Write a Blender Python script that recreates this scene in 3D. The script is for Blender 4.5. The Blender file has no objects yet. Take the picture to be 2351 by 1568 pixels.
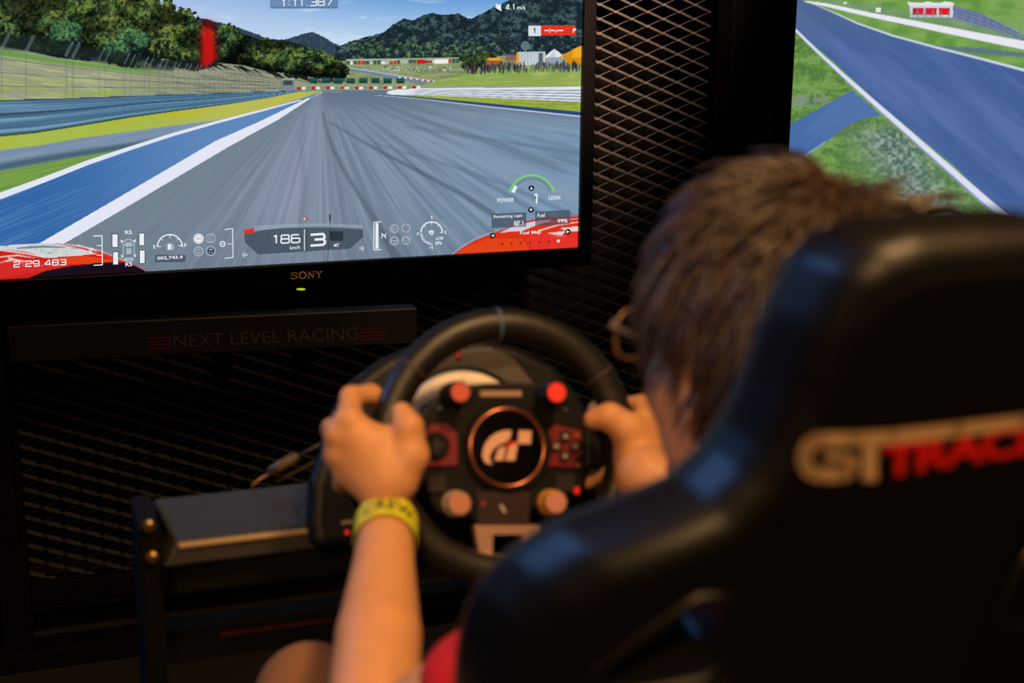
import bpy, math, random
import numpy as np
from mathutils import Vector, Matrix

scene = bpy.context.scene
col = scene.collection
W, H = 2351, 1568
# ------------------------------------------------------------------ camera
FPX = 50 / 36 * W
YAW, PITCH, ROLL = math.radians(19.602), math.radians(14.0), math.radians(0.465)
CAM = np.array([0.0, 0.0, 1.27])
_f = np.array([math.sin(YAW) * math.cos(PITCH), math.cos(YAW) * math.cos(PITCH), -math.sin(PITCH)])
_r = np.array([math.cos(YAW), -math.sin(YAW), 0.0])
_u = np.cross(_r, _f)
RR = math.cos(ROLL) * _r + math.sin(ROLL) * _u
UU = -math.sin(ROLL) * _r + math.cos(ROLL) * _u
cam = bpy.data.cameras.new('camera')
cam.lens, cam.sensor_width = 50, 36
cam.clip_start = 0.05
cam.dof.use_dof = True
cam.dof.focus_distance = 2.55
cam.dof.aperture_fstop = 3.6
cam_ob = bpy.data.objects.new('camera', cam)
M = Matrix([[RR[i], UU[i], -_f[i], CAM[i]] for i in range(3)] + [[0, 0, 0, 1]])
cam_ob.matrix_world = M
col.objects.link(cam_ob)
scene.camera = cam_ob
# ------------------------------------------------------------------ world, light, exposure
world = bpy.data.worlds.new('dark_hall')
scene.world = world
world.use_nodes = True
world.node_tree.nodes['Background'].inputs[0].default_value = (1.0, 0.62, 0.42, 1)
world.node_tree.nodes['Background'].inputs[1].default_value = 0.003


def area_light(name, loc, target, size, power, color):
    l = bpy.data.lights.new(name, 'AREA')
    l.shape = 'DISK'
    l.size, l.energy, l.color = size, power, color
    o = bpy.data.objects.new(name, l)
    o.location = loc
    o.rotation_euler = (Vector(target) - Vector(loc)).to_track_quat('-Z', 'Y').to_euler()
    col.objects.link(o)
    return o




def spot_light(name, loc, target, angle, blend, soft, power, color):
    l = bpy.data.lights.new(name, 'SPOT')
    l.energy, l.color, l.spot_size, l.spot_blend, l.shadow_soft_size = power, color, math.radians(angle), blend, soft
    o = bpy.data.objects.new(name, l)
    o.location = loc
    o.rotation_euler = (Vector(target) - Vector(loc)).to_track_quat('-Z', 'Y').to_euler()
    col.objects.link(o)
    return o


WARM = (1.0, 0.57, 0.24)
spot_light('hall_spot', (0.85, 0.05, 3.1), (0.42, 1.08, 0.82), 54, 0.9, 0.16, 235, WARM)
spot_light('hall_spot', (-0.95, -1.25, 2.45), (0.50, 1.05, 0.92), 24, 0.8, 0.10, 210, WARM)
spot_light('stage_spot', (0.75, 0.2, 3.3), (0.93, 2.76, 1.44), 20, 1.0, 0.06, 6500, (1.0, 0.62, 0.38))
spot_light('blue_rim_fill', (-1.7, 2.45, 2.3), (0.50, 1.05, 0.90), 46, 0.6, 0.15, 95, (0.16, 0.42, 1.0))  # unseen blue lamp, added to rim-light the seat, wheel and dials
area_light('ceiling_wash', (0.5, -1.5, 3.2), (0.5, 1.0, 0.5), 1.6, 22, WARM)
scene.view_settings.view_transform = 'Standard'
scene.view_settings.look = 'None'
scene.view_settings.exposure = 0.0
scene.view_settings.gamma = 1.0
scene.view_settings.use_curve_mapping = False


# ------------------------------------------------------------------ pixel <-> place helpers
def ray(px, py):
    return _f + RR * ((px - W / 2) / FPX) - UU * ((py - H / 2) / FPX)


def P(px, py, d):
    return Vector(CAM + ray(px, py) * d)


def PY(px, py, Y):
    r = ray(px, py)
    return Vector(CAM + r * (Y / r[1]))


def proj(p):
    v = np.asarray(p, float) - CAM
    z = v @ _f
    return W / 2 + FPX * (v @ RR) / z, H / 2 - FPX * (v @ UU) / z


# ------------------------------------------------------------------ materials
def lin(c):
    c = np.asarray(c, float) / 255.0
    return np.where(c <= 0.04045, c / 12.92, ((c + 0.055) / 1.055) ** 2.4)


MATS = {}


def mat(name, rgb, rough=0.5, metal=0.0, noise=0.0, nscale=60.0, bump=0.0, emit=None, estr=1.0, sss=0.0, spec=0.5, coat=0.0, sheen=0.0, ndist=0.002):
    if name in MATS:
        return MATS[name]
    m = bpy.data.materials.new(name)
    m.use_nodes = True
    nt = m.node_tree
    b = nt.nodes['Principled BSDF']
    c = tuple(float(x) for x in lin(rgb)) + (1.0,)
    b.inputs['Base Color'].default_value = c
    b.inputs['Roughness'].default_value = rough
    b.inputs['Metallic'].default_value = metal
    b.inputs['Specular IOR Level'].default_value = spec
    if coat:
        b.inputs['Coat Weight'].default_value = coat
    if sheen:
        b.inputs['Sheen Weight'].default_value = sheen
    if sss:
        b.inputs['Subsurface Weight'].default_value = sss
        b.inputs['Subsurface Radius'].default_value = (0.012, 0.005, 0.0025)
        b.inputs['Subsurface Scale'].default_value = 1.0
    if emit is not None:
        b.inputs['Emission Color'].default_value = tuple(float(x) for x in lin(emit)) + (1.0,)
        b.inputs['Emission Strength'].default_value = estr
    if noise or bump:
        tc = nt.nodes.new('ShaderNodeTexCoord')
        nz = nt.nodes.new('ShaderNodeTexNoise')
        nz.inputs['Scale'].default_value = nscale
        nz.inputs['Detail'].default_value = 5
        nt.links.new(tc.outputs['Object'], nz.inputs['Vector'])
        if noise:
            mp = nt.nodes.new('ShaderNodeMapRange')
            mp.inputs['From Min'].default_value = 0.3
            mp.inputs['From Max'].default_value = 0.7
            mp.inputs['To Min'].default_value = 1 - noise
            mp.inputs['To Max'].default_value = 1 + noise
            mx = nt.nodes.new('ShaderNodeVectorMath')
            mx.operation = 'SCALE'
            mx.inputs[0].default_value = c[:3]
            nt.links.new(nz.outputs['Fac'], mp.inputs['Value'])
            nt.links.new(mp.outputs['Result'], mx.inputs['Scale'])
            nt.links.new(mx.outputs['Vector'], b.inputs['Base Color'])
        if bump:
            bp = nt.nodes.new('ShaderNodeBump')
            bp.inputs['Strength'].default_value = bump
            bp.inputs['Distance'].default_value = ndist
            nt.links.new(nz.outputs['Fac'], bp.inputs['Height'])
            nt.links.new(bp.outputs['Normal'], b.inputs['Normal'])
    MATS[name] = m
    return m


def glow(name, rgb, alpha=1.0, strength=1.0):
    """a lit patch of a display"""
    if name in MATS:
        return MATS[name]
    m = bpy.data.materials.new(name)
    m.use_nodes = True
    nt = m.node_tree
    nt.nodes.clear()
    out = nt.nodes.new('ShaderNodeOutputMaterial')
    e = nt.nodes.new('ShaderNodeEmission')
    e.inputs[0].default_value = tuple(float(x) for x in lin(rgb)) + (1.0,)
    e.inputs[1].default_value = strength
    if alpha < 1:
        t = nt.nodes.new('ShaderNodeBsdfTransparent')
        mx = nt.nodes.new('ShaderNodeMixShader')
        mx.inputs[0].default_value = alpha
        nt.links.new(t.outputs[0], mx.inputs[1])
        nt.links.new(e.outputs[0], mx.inputs[2])
        nt.links.new(mx.outputs[0], out.inputs[0])
    else:
        nt.links.new(e.outputs[0], out.inputs[0])
    MATS[name] = m
    return m


def attr_glow(name):
    m = bpy.data.materials.new(name)
    m.use_nodes = True
    nt = m.node_tree
    nt.nodes.clear()
    out = nt.nodes.new('ShaderNodeOutputMaterial')
    e = nt.nodes.new('ShaderNodeEmission')
    a = nt.nodes.new('ShaderNodeAttribute')
    a.attribute_name = 'picture'
    # fine pixel raster of the panel
    nt.links.new(a.outputs['Color'], e.inputs[0])
    nt.links.new(e.outputs[0], out.inputs[0])
    return m


# ------------------------------------------------------------------ object helpers
def tag(o, label=None, cat=None, group=None, kind=None):
    if label:
        o['label'] = label
    if cat:
        o['category'] = cat
    if group:
        o['group'] = group
    if kind:
        o['kind'] = kind
    return o


def empty(name, loc=(0, 0, 0), mtx=None, **kw):
    o = bpy.data.objects.new(name, None)
    o.empty_display_size = 0.05
    if mtx is not None:
        o.matrix_world = mtx
    else:
        o.location = loc
    col.objects.link(o)
    return tag(o, **kw)


LOCAL = set()        # things whose parts are given in the thing's own axes


def link(name, me, material, parent=None, bevel=0.0, smooth=False, seg=2):
    o = bpy.data.objects.new(name, me)
    if material is not None and not me.materials:
        me.materials.append(material)
    if smooth:
        me.polygons.foreach_set('use_smooth', np.ones(len(me.polygons), bool))
    col.objects.link(o)
    if parent is not None:
        o.parent = parent
        if parent.name not in LOCAL:      # part built in place: keep it there under its thing
            o.matrix_parent_inverse = parent.matrix_basis.inverted()
    if bevel:
        b = o.modifiers.new('bevel', 'BEVEL')
        b.width, b.segments, b.limit_method, b.angle_limit = bevel, seg, 'ANGLE', math.radians(40)
    return o


class MB:
    """collects boxes, prisms, tubes, lathes into one mesh"""
    def __init__(s):
        s.v, s.f = [], []

    def add(s, verts, faces):
        n = len(s.v)
        s.v += [tuple(p) for p in verts]
        s.f += [tuple(i + n for i in f) for f in faces]
        return s

    def box(s, a, b):
        (x0, y0, z0), (x1, y1, z1) = a, b
        return s.add([(x0, y0, z0), (x1, y0, z0), (x1, y1, z0), (x0, y1, z0), (x0, y0, z1), (x1, y0, z1), (x1, y1, z1), (x0, y1, z1)],
                     [(3, 2, 1, 0), (4, 5, 6, 7), (0, 1, 5, 4), (1, 2, 6, 5), (2, 3, 7, 6), (3, 0, 4, 7)])

    def hexa(s, bottom, top):
        """eight corners: four below, four above in the same order"""
        return s.add(list(bottom) + list(top), [(3, 2, 1, 0), (4, 5, 6, 7), (0, 1, 5, 4), (1, 2, 6, 5), (2, 3, 7, 6), (3, 0, 4, 7)])

    def prism(s, pts, z0, z1):
        n = len(pts)
        v = [(x, y, z0) for x, y in pts] + [(x, y, z1) for x, y in pts]
        f = [tuple(range(n - 1, -1, -1)), tuple(range(n, 2 * n))]
        f += [(i, (i + 1) % n, n + (i + 1) % n, n + i) for i in range(n)]
        return s.add(v, f)

    def tube(s, path, r, n=10, cap=True):
        path = [Vector(p) for p in path]
        rs = r if isinstance(r, (list, tuple)) else [r] * len(path)
        v, f = [], []
        ref = None
        for i, p in enumerate(path):
            t = (path[min(i + 1, len(path) - 1)] - path[max(i - 1, 0)]).normalized()
            if ref is None:
                ref = t.orthogonal().normalized()
            ref = (ref - t * ref.dot(t)).normalized()
            b = t.cross(ref)
            for k in range(n):
                a = 2 * math.pi * k / n
                v.append(p + (ref * math.cos(a) + b * math.sin(a)) * rs[i])
        for i in range(len(path) - 1):
            for k in range(n):
                f.append((i * n + k, i * n + (k + 1) % n, (i + 1) * n + (k + 1) % n, (i + 1) * n + k))
        if cap:
            f.append(tuple(range(n - 1, -1, -1)))
            f.append(tuple((len(path) - 1) * n + k for k in range(n)))
        return s.add(v, f)

    def lathe(s, prof, n=32, mtx=None, closed=False):
        """profile of (r, z) turned about z"""
        v, f = [], []
        for r, z in prof:
            for k in range(n):
                a = 2 * math.pi * k / n
                v.append((r * math.cos(a), r * math.sin(a), z))
        m = len(prof)
        for i in range(m if closed else m - 1):
            j = (i + 1) % m
            for k in range(n):
                f.append((i * n + k, i * n + (k + 1) % n, j * n + (k + 1) % n, j * n + k))
        if not closed:
            f.append(tuple(range(n - 1, -1, -1)))
            f.append(tuple((m - 1) * n + k for k in range(n)))
        if mtx is not None:
            v = [mtx @ Vector(p) for p in v]
        return s.add(v, f)

    def mesh(s, name):
        me = bpy.data.meshes.new(name)
        me.from_pydata([tuple(p) for p in s.v], [], s.f)
        me.update()
        return me

    def build(s, name, material, parent=None, bevel=0.0, smooth=False, seg=2):
        return link(name, s.mesh(name), material, parent, bevel, smooth, seg)


def ring_profile(R, r, n=16, sx=1.0, sz=1.0):
    return [(R + r * sx * math.cos(2 * math.pi * k / n), r * sz * math.sin(2 * math.pi * k / n)) for k in range(n)]


def text_geo(s, bold=0.0, space=1.0):
    cu = bpy.data.curves.new('lettering', 'FONT')
    cu.body = s
    cu.size = 1.0
    cu.align_x = 'LEFT'
    cu.offset = bold
    cu.space_character = space
    cu.resolution_u = 3
    o = bpy.data.objects.new('lettering', cu)
    col.objects.link(o)
    dg = bpy.context.evaluated_depsgraph_get()
    me = bpy.data.meshes.new_from_object(o.evaluated_get(dg))
    v = np.array([x.co[:2] for x in me.vertices])
    f = [tuple(p.vertices) for p in me.polygons]
    bpy.data.objects.remove(o)
    bpy.data.curves.remove(cu)
    bpy.data.meshes.remove(me)
    v -= [v[:, 0].min(), v[:, 1].min()]
    return v, f


# ------------------------------------------------------------------ smooth solids (distance fields turned into meshes)
class Field:
    def __init__(s, lo, hi, h):
        s.lo, s.h = np.array(lo, float), h
        s.n = np.ceil((np.array(hi) - s.lo) / h).astype(int) + 1
        s.f = np.full(tuple(s.n), 0.2, np.float32)
        s.ax = [s.lo[i] + h * np.arange(s.n[i]) for i in range(3)]

    def _sub(s, lo, hi):
        sl, g = [], []
        for i in range(3):
            a = max(0, int((lo[i] - s.lo[i]) / s.h))
            b = min(s.n[i], int((hi[i] - s.lo[i]) / s.h) + 2)
            if b <= a:
                return None, None
            sl.append(slice(a, b))
            g.append(s.ax[i][a:b])
        G = np.meshgrid(*g, indexing='ij')
        return tuple(sl), G

    def _mix(s, sl, d, k, cut=False):
        f = s.f[sl]
        d = d.astype(np.float32)
        if cut:
            h = np.clip(0.5 - 0.5 * (f + d) / k, 0, 1)
            s.f[sl] = f + (-d - f) * h + k * h * (1 - h)
        else:
            h = np.clip(0.5 + 0.5 * (f - d) / k, 0, 1)
            s.f[sl] = f + (d - f) * h - k * h * (1 - h)

    def cone(s, a, b, ra, rb, k=0.01, flat=None, cut=False):
        """round cone; flat = (direction, factor) squashes it along a direction"""
        a, b = np.array(a, float), np.array(b, float)
        m = max(ra, rb) + 3 * k + 0.02
        sl, G = s._sub(np.minimum(a, b) - m, np.maximum(a, b) + m)
        if sl is None:
            return s
        ab = b - a
        L = ab @ ab + 1e-12
        p = [G[i] - a[i] for i in range(3)]
        t = np.clip((p[0] * ab[0] + p[1] * ab[1] + p[2] * ab[2]) / L, 0, 1)
        q = [p[i] - t * ab[i] for i in range(3)]
        d2 = q[0] ** 2 + q[1] ** 2 + q[2] ** 2
        if flat is not None:
            n = np.array(flat[0], float)
            n /= np.linalg.norm(n)
            c = q[0] * n[0] + q[1] * n[1] + q[2] * n[2]
            d2 = d2 + c * c * (1 / flat[1] ** 2 - 1)
        s._mix(sl, np.sqrt(d2) - (ra + t * (rb - ra)), k, cut)
        return s

    def chain(s, pts, rs, k=0.01, flat=None):
        for i in range(len(pts) - 1):
            s.cone(pts[i], pts[i + 1], rs[i], rs[i + 1], k, flat)
        return s

    def ball(s, c, r, k=0.01, rot=None, cut=False):
        """ellipsoid of half axes r; rot = 3x3 whose rows are its axes"""
        c, r = np.array(c, float), np.array(r, float)
        m = r.max() + 3 * k + 0.02
        sl, G = s._sub(c - m, c + m)
        if sl is None:
            return s
        p = [G[i] - c[i] for i in range(3)]
        if rot is not None:
            p = [rot[i][0] * p[0] + rot[i][1] * p[1] + rot[i][2] * p[2] for i in range(3)]
        k0 = np.sqrt(sum((p[i] / r[i]) ** 2 for i in range(3)))
        k1 = np.sqrt(sum((p[i] / r[i] ** 2) ** 2 for i in range(3))) + 1e-9
        s._mix(sl, k0 * (k0 - 1) / k1, k, cut)
        return s

    def mesh(s, name):
        f, h = s.f, s.h
        ins = f < 0
        cnt = np.zeros(tuple(s.n - 1), np.int8)
        for dx in (0, 1):
            for dy in (0, 1):
                for dz in (0, 1):
                    cnt += ins[dx:s.n[0] - 1 + dx, dy:s.n[1] - 1 + dy, dz:s.n[2] - 1 + dz]
        act = (cnt > 0) & (cnt < 8)
        I = np.argwhere(act)
        idx = np.full(act.shape, -1, np.int64)
        idx[act] = np.arange(len(I))
        acc = np.zeros((len(I), 3))
        num = np.zeros(len(I))
        corner = {(a, b, c): f[I[:, 0] + a, I[:, 1] + b, I[:, 2] + c] for a in (0, 1) for b in (0, 1) for c in (0, 1)}
        for ax in range(3):
            for a in (0, 1):
                for b in (0, 1):
                    c0 = [a, b]
                    c0.insert(ax, 0)
                    c1 = list(c0)
                    c1[ax] = 1
                    f0, f1 = corner[tuple(c0)], corner[tuple(c1)]
                    x = (f0 < 0) != (f1 < 0)
                    t = np.where(x, f0 / np.where(x, f0 - f1, 1), 0)
                    p = np.tile(np.array(c0, float), (len(I), 1))
                    p[:, ax] += t
                    acc[x] += p[x]
                    num[x] += 1
        V = s.lo + (I + acc / num[:, None]) * h
        quads = []
        for ax in range(3):
            a0 = [slice(None)] * 3
            a1 = [slice(None)] * 3
            a0[ax], a1[ax] = slice(0, -1), slice(1, None)
            s0, s1 = ins[tuple(a0)], ins[tuple(a1)]
            for up in (True, False):
                E = np.argwhere((s0 & ~s1) if up else (~s0 & s1))
                o1, o2 = [(1, 2), (2, 0), (0, 1)][ax]
                ok = (E[:, o1] > 0) & (E[:, o2] > 0) & (E[:, o1] < act.shape[o1]) & (E[:, o2] < act.shape[o2]) & (E[:, ax] < act.shape[ax])
                E = E[ok]
                q = []
                for d1, d2 in ((-1, -1), (0, -1), (0, 0), (-1, 0)):
                    e = E.copy()
                    e[:, o1] += d1
                    e[:, o2] += d2
                    q.append(idx[e[:, 0], e[:, 1], e[:, 2]])
                q = np.stack(q, 1)
                if not up:
                    q = q[:, ::-1]
                quads.append(q)
        Q = np.concatenate(quads)
        Q = Q[(Q >= 0).all(1)]
        me = bpy.data.meshes.new(name)
        me.vertices.add(len(V))
        me.vertices.foreach_set('co', V.ravel())
        me.loops.add(len(Q) * 4)
        me.loops.foreach_set('vertex_index', Q.ravel().astype(np.int32))
        me.polygons.add(len(Q))
        me.polygons.foreach_set('loop_start', np.arange(0, len(Q) * 4, 4, dtype=np.int32))
        me.update(calc_edges=True)
        me.validate()
        return me


# ------------------------------------------------------------------ numpy noise for the pictures on the screens
def vnoise(x, y, seed):
    rng = np.random.default_rng(seed)
    T = rng.random((256, 256))
    xi, yi = np.floor(x).astype(int), np.floor(y).astype(int)
    fx, fy = x - xi, y - yi
    fx, fy = fx * fx * (3 - 2 * fx), fy * fy * (3 - 2 * fy)
    g = lambda a, b: T[a % 256, b % 256]
    return (g(xi, yi) * (1 - fx) + g(xi + 1, yi) * fx) * (1 - fy) + (g(xi, yi + 1) * (1 - fx) + g(xi + 1, yi + 1) * fx) * fy


def fbm(x, y, seed, o=4):
    s, a, t = 0, 1.0, 0
    for i in range(o):
        s = s + a * vnoise(x * 2 ** i + 7.3 * i, y * 2 ** i + 3.1 * i, seed + i)
        t += a
        a *= 0.55
    return s / t


def sstep(a, b, x):
    t = np.clip((x - a) / (b - a), 0, 1)
    return t * t * (3 - 2 * t)


def inpoly(X, Y, pts):
    m = np.zeros(X.shape, bool)
    n = len(pts)
    for i in range(n):
        (x0, y0), (x1, y1) = pts[i], pts[(i + 1) % n]
        if y0 == y1:
            continue
        c = ((y0 <= Y) & (Y < y1)) | ((y1 <= Y) & (Y < y0))
        m ^= c & (X < (x1 - x0) * (Y - y0) / (y1 - y0) + x0)
    return m


class Canvas:
    """painter in photograph pixels that colours the points of a display grid"""
    def __init__(s, X, Y):
        s.X, s.Y = X, Y
        s.c = np.zeros(X.shape + (3,))

    def put(s, mask, rgb, a=1.0):
        m = np.asarray(mask, float) * a
        rgb = np.asarray(rgb, float)
        s.c = s.c * (1 - m[..., None]) + rgb * m[..., None]

    def poly(s, pts, rgb, a=1.0):
        s.put(inpoly(s.X, s.Y, pts), rgb, a)

    def below(s, pts, rgb, a=1.0, soft=1.0):
        xs, ys = zip(*pts)
        s.put(sstep(-soft, soft, s.Y - np.interp(s.X, xs, ys)), rgb, a)

    def band(s, top, bot, rgb, a=1.0, soft=0.8, x0=-1e9, x1=1e9):
        t = np.interp(s.X, *zip(*top))
        b = np.interp(s.X, *zip(*bot))
        m = sstep(-soft, soft, s.Y - t) * sstep(-soft, soft, b - s.Y) * (s.X >= x0) * (s.X <= x1)
        s.put(m, rgb, a)

    def line(s, pts, w, rgb, a=1.0, soft=0.7):
        d = np.full(s.X.shape, 1e9)
        ww = np.zeros(s.X.shape)
        for i in range(len(pts) - 1):
            (x0, y0), (x1, y1) = pts[i], pts[i + 1]
            w0 = w[i] if isinstance(w, (list, tuple)) else w
            w1 = w[i + 1] if isinstance(w, (list, tuple)) else w
            dx, dy = x1 - x0, y1 - y0
            t = np.clip(((s.X - x0) * dx + (s.Y - y0) * dy) / (dx * dx + dy * dy + 1e-9), 0, 1)
            dd = np.hypot(s.X - x0 - t * dx, s.Y - y0 - t * dy) - (w0 + t * (w1 - w0)) / 2
            d = np.minimum(d, dd)
        s.put(1 - sstep(-soft, soft, d), rgb, a)

    def rect(s, x0, y0, x1, y1, rgb, a=1.0):
        s.put((s.X >= x0) & (s.X <= x1) & (s.Y >= y0) & (s.Y <= y1), rgb, a)


def trees(cv, region, n, seed, rmin, rmax, dark, mid, light, order=1):
    """clumps of foliage inside region(x, y)"""
    rng = np.random.default_rng(seed)
    X, Y = cv.X, cv.Y
    leaf = fbm(X / 7, Y / 7, seed + 50, 3)
    fine = vnoise(X / 2.6, Y / 2.6, seed + 90)
    blobs = []
    while len(blobs) < n:
        x, y, q = region(rng)
        r = rmin + (rmax - rmin) * q * rng.uniform(0.7, 1.2)
        blobs.append((y, x, r, rng.uniform(0, 1), rng.uniform(-8, 8)))
    blobs.sort()
    for y, x, r, hue, dy in blobs:
        ii = np.nonzero((np.abs(X - x) < r * 1.3) & (np.abs(Y - y) < r * 1.3))
        if not len(ii[0]):
            continue
        x_, y_ = X[ii], Y[ii]
        lf, fn = leaf[ii], fine[ii]
        d = np.hypot(x_ - x, (y_ - y) * 1.05) / r
        m = d + (lf - 0.5) * 0.75 + (fn - 0.5) * 0.18 < 0.95
        lit = np.clip(0.36 - (y_ - y) / r * 0.55 - (x_ - x) / r * 0.12 + (lf - 0.5) * 1.7 + (fn - 0.5) * 0.8, 0, 1)
        l2 = np.asarray(light[0]) * (1 - hue) + np.asarray(light[1]) * hue
        c = np.where(lit[:, None] < 0.5, np.asarray(dark) + (np.asarray(mid) - dark) * (lit[:, None] * 2), np.asarray(mid) + (l2 - mid) * (lit[:, None] * 2 - 1))
        cc = cv.c[ii]
        cc[m] = c[m]
        cv.c[ii] = cc


# ------------------------------------------------------------------ the pictures shown on the two displays
def race_picture(X, Y):
    cv = Canvas(X, Y)
    # sky
    t = sstep(-60, 110, Y)[..., None]
    h = sstep(380, 1050, X)[..., None]
    top = np.array([150, 182, 226]) * (1 - h) + np.array([78, 138, 208]) * h
    low = np.array([196, 212, 240]) * (1 - h) + np.array([182, 212, 238]) * h
    cv.c = top * (1 - t) + low * t
    cl = fbm(X / 90, Y / 22, 5, 3)
    cv.put(sstep(0.56, 0.8, cl) * 0.5, (214, 226, 244))
    cv.put(np.exp(-((X - 833) / 9.0) ** 2 - ((Y - 40) / 2.5) ** 2), (225, 230, 240), 0.6)
    rough = (fbm(X / 9, Y * 0 + 2.2, 11, 3) - 0.5) * 9
    # far ridge on the left
    fr = fbm(X / 6, Y / 5, 21, 3)
    ridge = np.interp(X, [330, 385, 430, 480, 520, 570, 620, 660, 690, 715, 740, 765, 785, 830], [6, 18, 38, 46, 55, 71, 90, 90, 80, 74, 83, 98, 108, 130]) + rough * 0.6
    cv.put((Y > ridge) & (X < 830), (46, 66, 84))
    cv.put((Y > ridge) & (X < 830), (70, 92, 98), sstep(0.5, 0.8, fr) * 0.8)
    # mountain on the right
    ridge = np.interp(X, [770, 790, 820, 850, 880, 903, 928, 950, 975, 993, 1010, 1030, 1052, 1074, 1085, 1105, 1120, 1150, 1185, 1340],
                      [107, 101, 90, 83, 75, 56, 43, 46, 34, 28, 35, 33, 31, 42, 42, 32, 24, 10, -6, -60]) + rough * 0.55
    mt = (Y > ridge) & (X > 770)
    f2 = fbm(X / 14, Y / 9, 31, 4)
    f3 = vnoise(X / 4, Y / 3.4, 37)
    cv.put(mt, (36, 54, 62))
    cv.put(mt, (24, 38, 46), 1 - sstep(0.36, 0.52, f2 + (f3 - .5) * .4))
    cv.put(mt, (74, 98, 96), sstep(0.54, 0.72, f2 + (f3 - .5) * .45) * 0.75)
    cv.put(mt, (92, 112, 100), sstep(0.62, 0.75, f2 + (f3 - .5) * .5) * sstep(60, 110, Y) * 0.7)
    # wood at the mountain's foot
    def foot(rng):
        return rng.uniform(800, 1150), rng.uniform(100, 134), 0.6
    trees(cv, foot, 110, 71, 5, 10, (22, 40, 40), (44, 68, 54), ((92, 116, 84), (108, 132, 96)))
    # valley floor
    cv.band([(780, 140), (900, 137), (1340, 122)], [(780, 230), (1340, 230)], (146, 158, 112))
    cv.band([(780, 136), (1050, 132)], [(780, 141), (1050, 138)], (176, 186, 150), x0=795, x1=1062)
    g = fbm(X / 30, Y / 5, 44, 3)
    cv.band([(780, 140), (1340, 126)], [(780, 206), (1340, 206)], (116, 134, 86), sstep(0.45, 0.65, g) * 0.8)
    rng = np.random.default_rng(3)
    for x in range(795, 1050, 9):       # sheds and hoardings along the far straight
        y = 145 - (x - 795) * 0.014
        cc = [(228, 232, 234), (62, 78, 84), (200, 40, 44), (176, 190, 196), (58, 84, 74)][rng.integers(0, 5)]
        cv.rect(x, y - rng.uniform(3, 6), x + rng.uniform(5, 9), y + 3, cc, 0.9)
    cv.rect(957, 138, 976, 146, (208, 26, 34))
    cv.rect(998, 136, 1030, 146, (232, 236, 238))
    for x in range(880, 1042, 3):       # parked cars
        for j in range(3):
            cv.rect(x + rng.uniform(0, 1.5), 152 + j * 4 + rng.uniform(0, 1.5), x + 2.2, 155 + j * 4, [(225, 228, 232), (60, 66, 78), (120, 130, 140)][rng.integers(0, 3)], 0.9)
    # the track winding back
    cv.line([(798, 158), (850, 166), (900, 176), (960, 186), (1000, 191)], [8, 9, 11, 12, 9], (112, 132, 152))
    cv.line([(798, 155), (850, 163), (900, 172), (960, 181), (1005, 187)], 1.5, (226, 232, 236), 0.8)
    cv.line([(835, 158), (960, 180)], 2, (150, 165, 176), 0.8)
    for i in range(14):
        x = 916 + i * 6.5
        cv.rect(x, 176.5 + i * 0.75, x + 4.5, 179.5 + i * 0.75, (206, 40, 44) if i % 2 else (232, 234, 236))
    cv.band([(840, 186), (960, 194)], [(840, 200), (970, 200)], (150, 168, 96), x0=880, x1=960)
    # mound on the right
    mound = [(940, 206), (965, 198), (985, 190), (1010, 184), (1035, 178), (1070, 172), (1110, 163), (1160, 156), (1210, 152), (1340, 149)]
    gm = fbm(X / 40, Y / 4, 61, 3)
    cv.band(mound, [(940, 206), (1340, 199)], (134, 164, 82), x0=940)
    cv.band(mound, [(940, 206), (1340, 199)], (164, 182, 100), sstep(0.45, 0.7, gm), x0=940)
    cv.band([(940, 206), (1010, 188), (1340, 172)], [(940, 206), (1340, 199)], (150, 166, 76), 0.5, soft=6, x0=940)
    # hedge, vans, tents
    def hedge(rng):
        return rng.uniform(1062, 1150), rng.uniform(130, 150), 0.7
    trees(cv, hedge, 34, 81, 7, 13, (18, 30, 26), (36, 54, 34), ((64, 88, 46), (80, 96, 50)))
    cv.rect(1188, 119, 1252, 150, (196, 206, 214))
    for x in range(1190, 1252, 7):
        cv.rect(x, 119, x + 2, 150, (150, 164, 178), 0.7)
    cv.rect(1236, 122, 1246, 150, (88, 100, 112))
    cv.rect(1186, 121, 1192, 148, (222, 160, 50))
    cv.put(np.hypot((X - 1206) / 10.5, (Y - 105) / 10.5) < 1, (96, 114, 130))
    cv.line([(1206, 115), (1206, 122)], 2, (150, 160, 168))
    cv.poly([(1250, 133), (1262, 120), (1272, 112), (1284, 120), (1294, 130), (1290, 134)], (226, 228, 236))
    cv.poly([(1262, 131), (1272, 112), (1276, 132)], (198, 204, 220))
    cv.rect(1256, 131, 1290, 146, (150, 160, 176))
    cv.poly([(1114, 138), (1122, 133), (1148, 133), (1152, 139)], (238, 158, 40))
    cv.rect(1116, 139, 1150, 150, (150, 92, 60))
    cv.poly([(1282, 132), (1300, 122), (1318, 112), (1335, 105), (1340, 132)], (240, 168, 38))
    cv.poly([(1284, 132), (1318, 112), (1312, 132)], (214, 142, 26))
    cv.rect(1300, 132, 1340, 148, (216, 138, 24))
    cv.rect(1160, 126, 1186, 140, (150, 66, 70), 0.6)
    for i in range(190):                # spectators
        x = rng.uniform(1066, 1338)
        if 1205 < x < 1228 and rng.random() < .7:
            continue
        base = np.interp(x, [1066, 1110, 1180, 1260, 1340], [171, 170, 168, 166, 165]) - rng.uniform(0, 12)
        hh = rng.uniform(10, 17)
        c = [(32, 38, 46), (44, 50, 62), (70, 84, 108), (26, 28, 34), (100, 112, 122), (96, 54, 48), (60, 66, 60)][rng.integers(0, 7)]
        cv.line([(x, base), (x + rng.uniform(-2, 2), base - hh * .6), (x + rng.uniform(-1, 1), base - hh)], [rng.uniform(1.2, 2.6), rng.uniform(2.6, 4.2), 1.8], c, 0.8)
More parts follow.
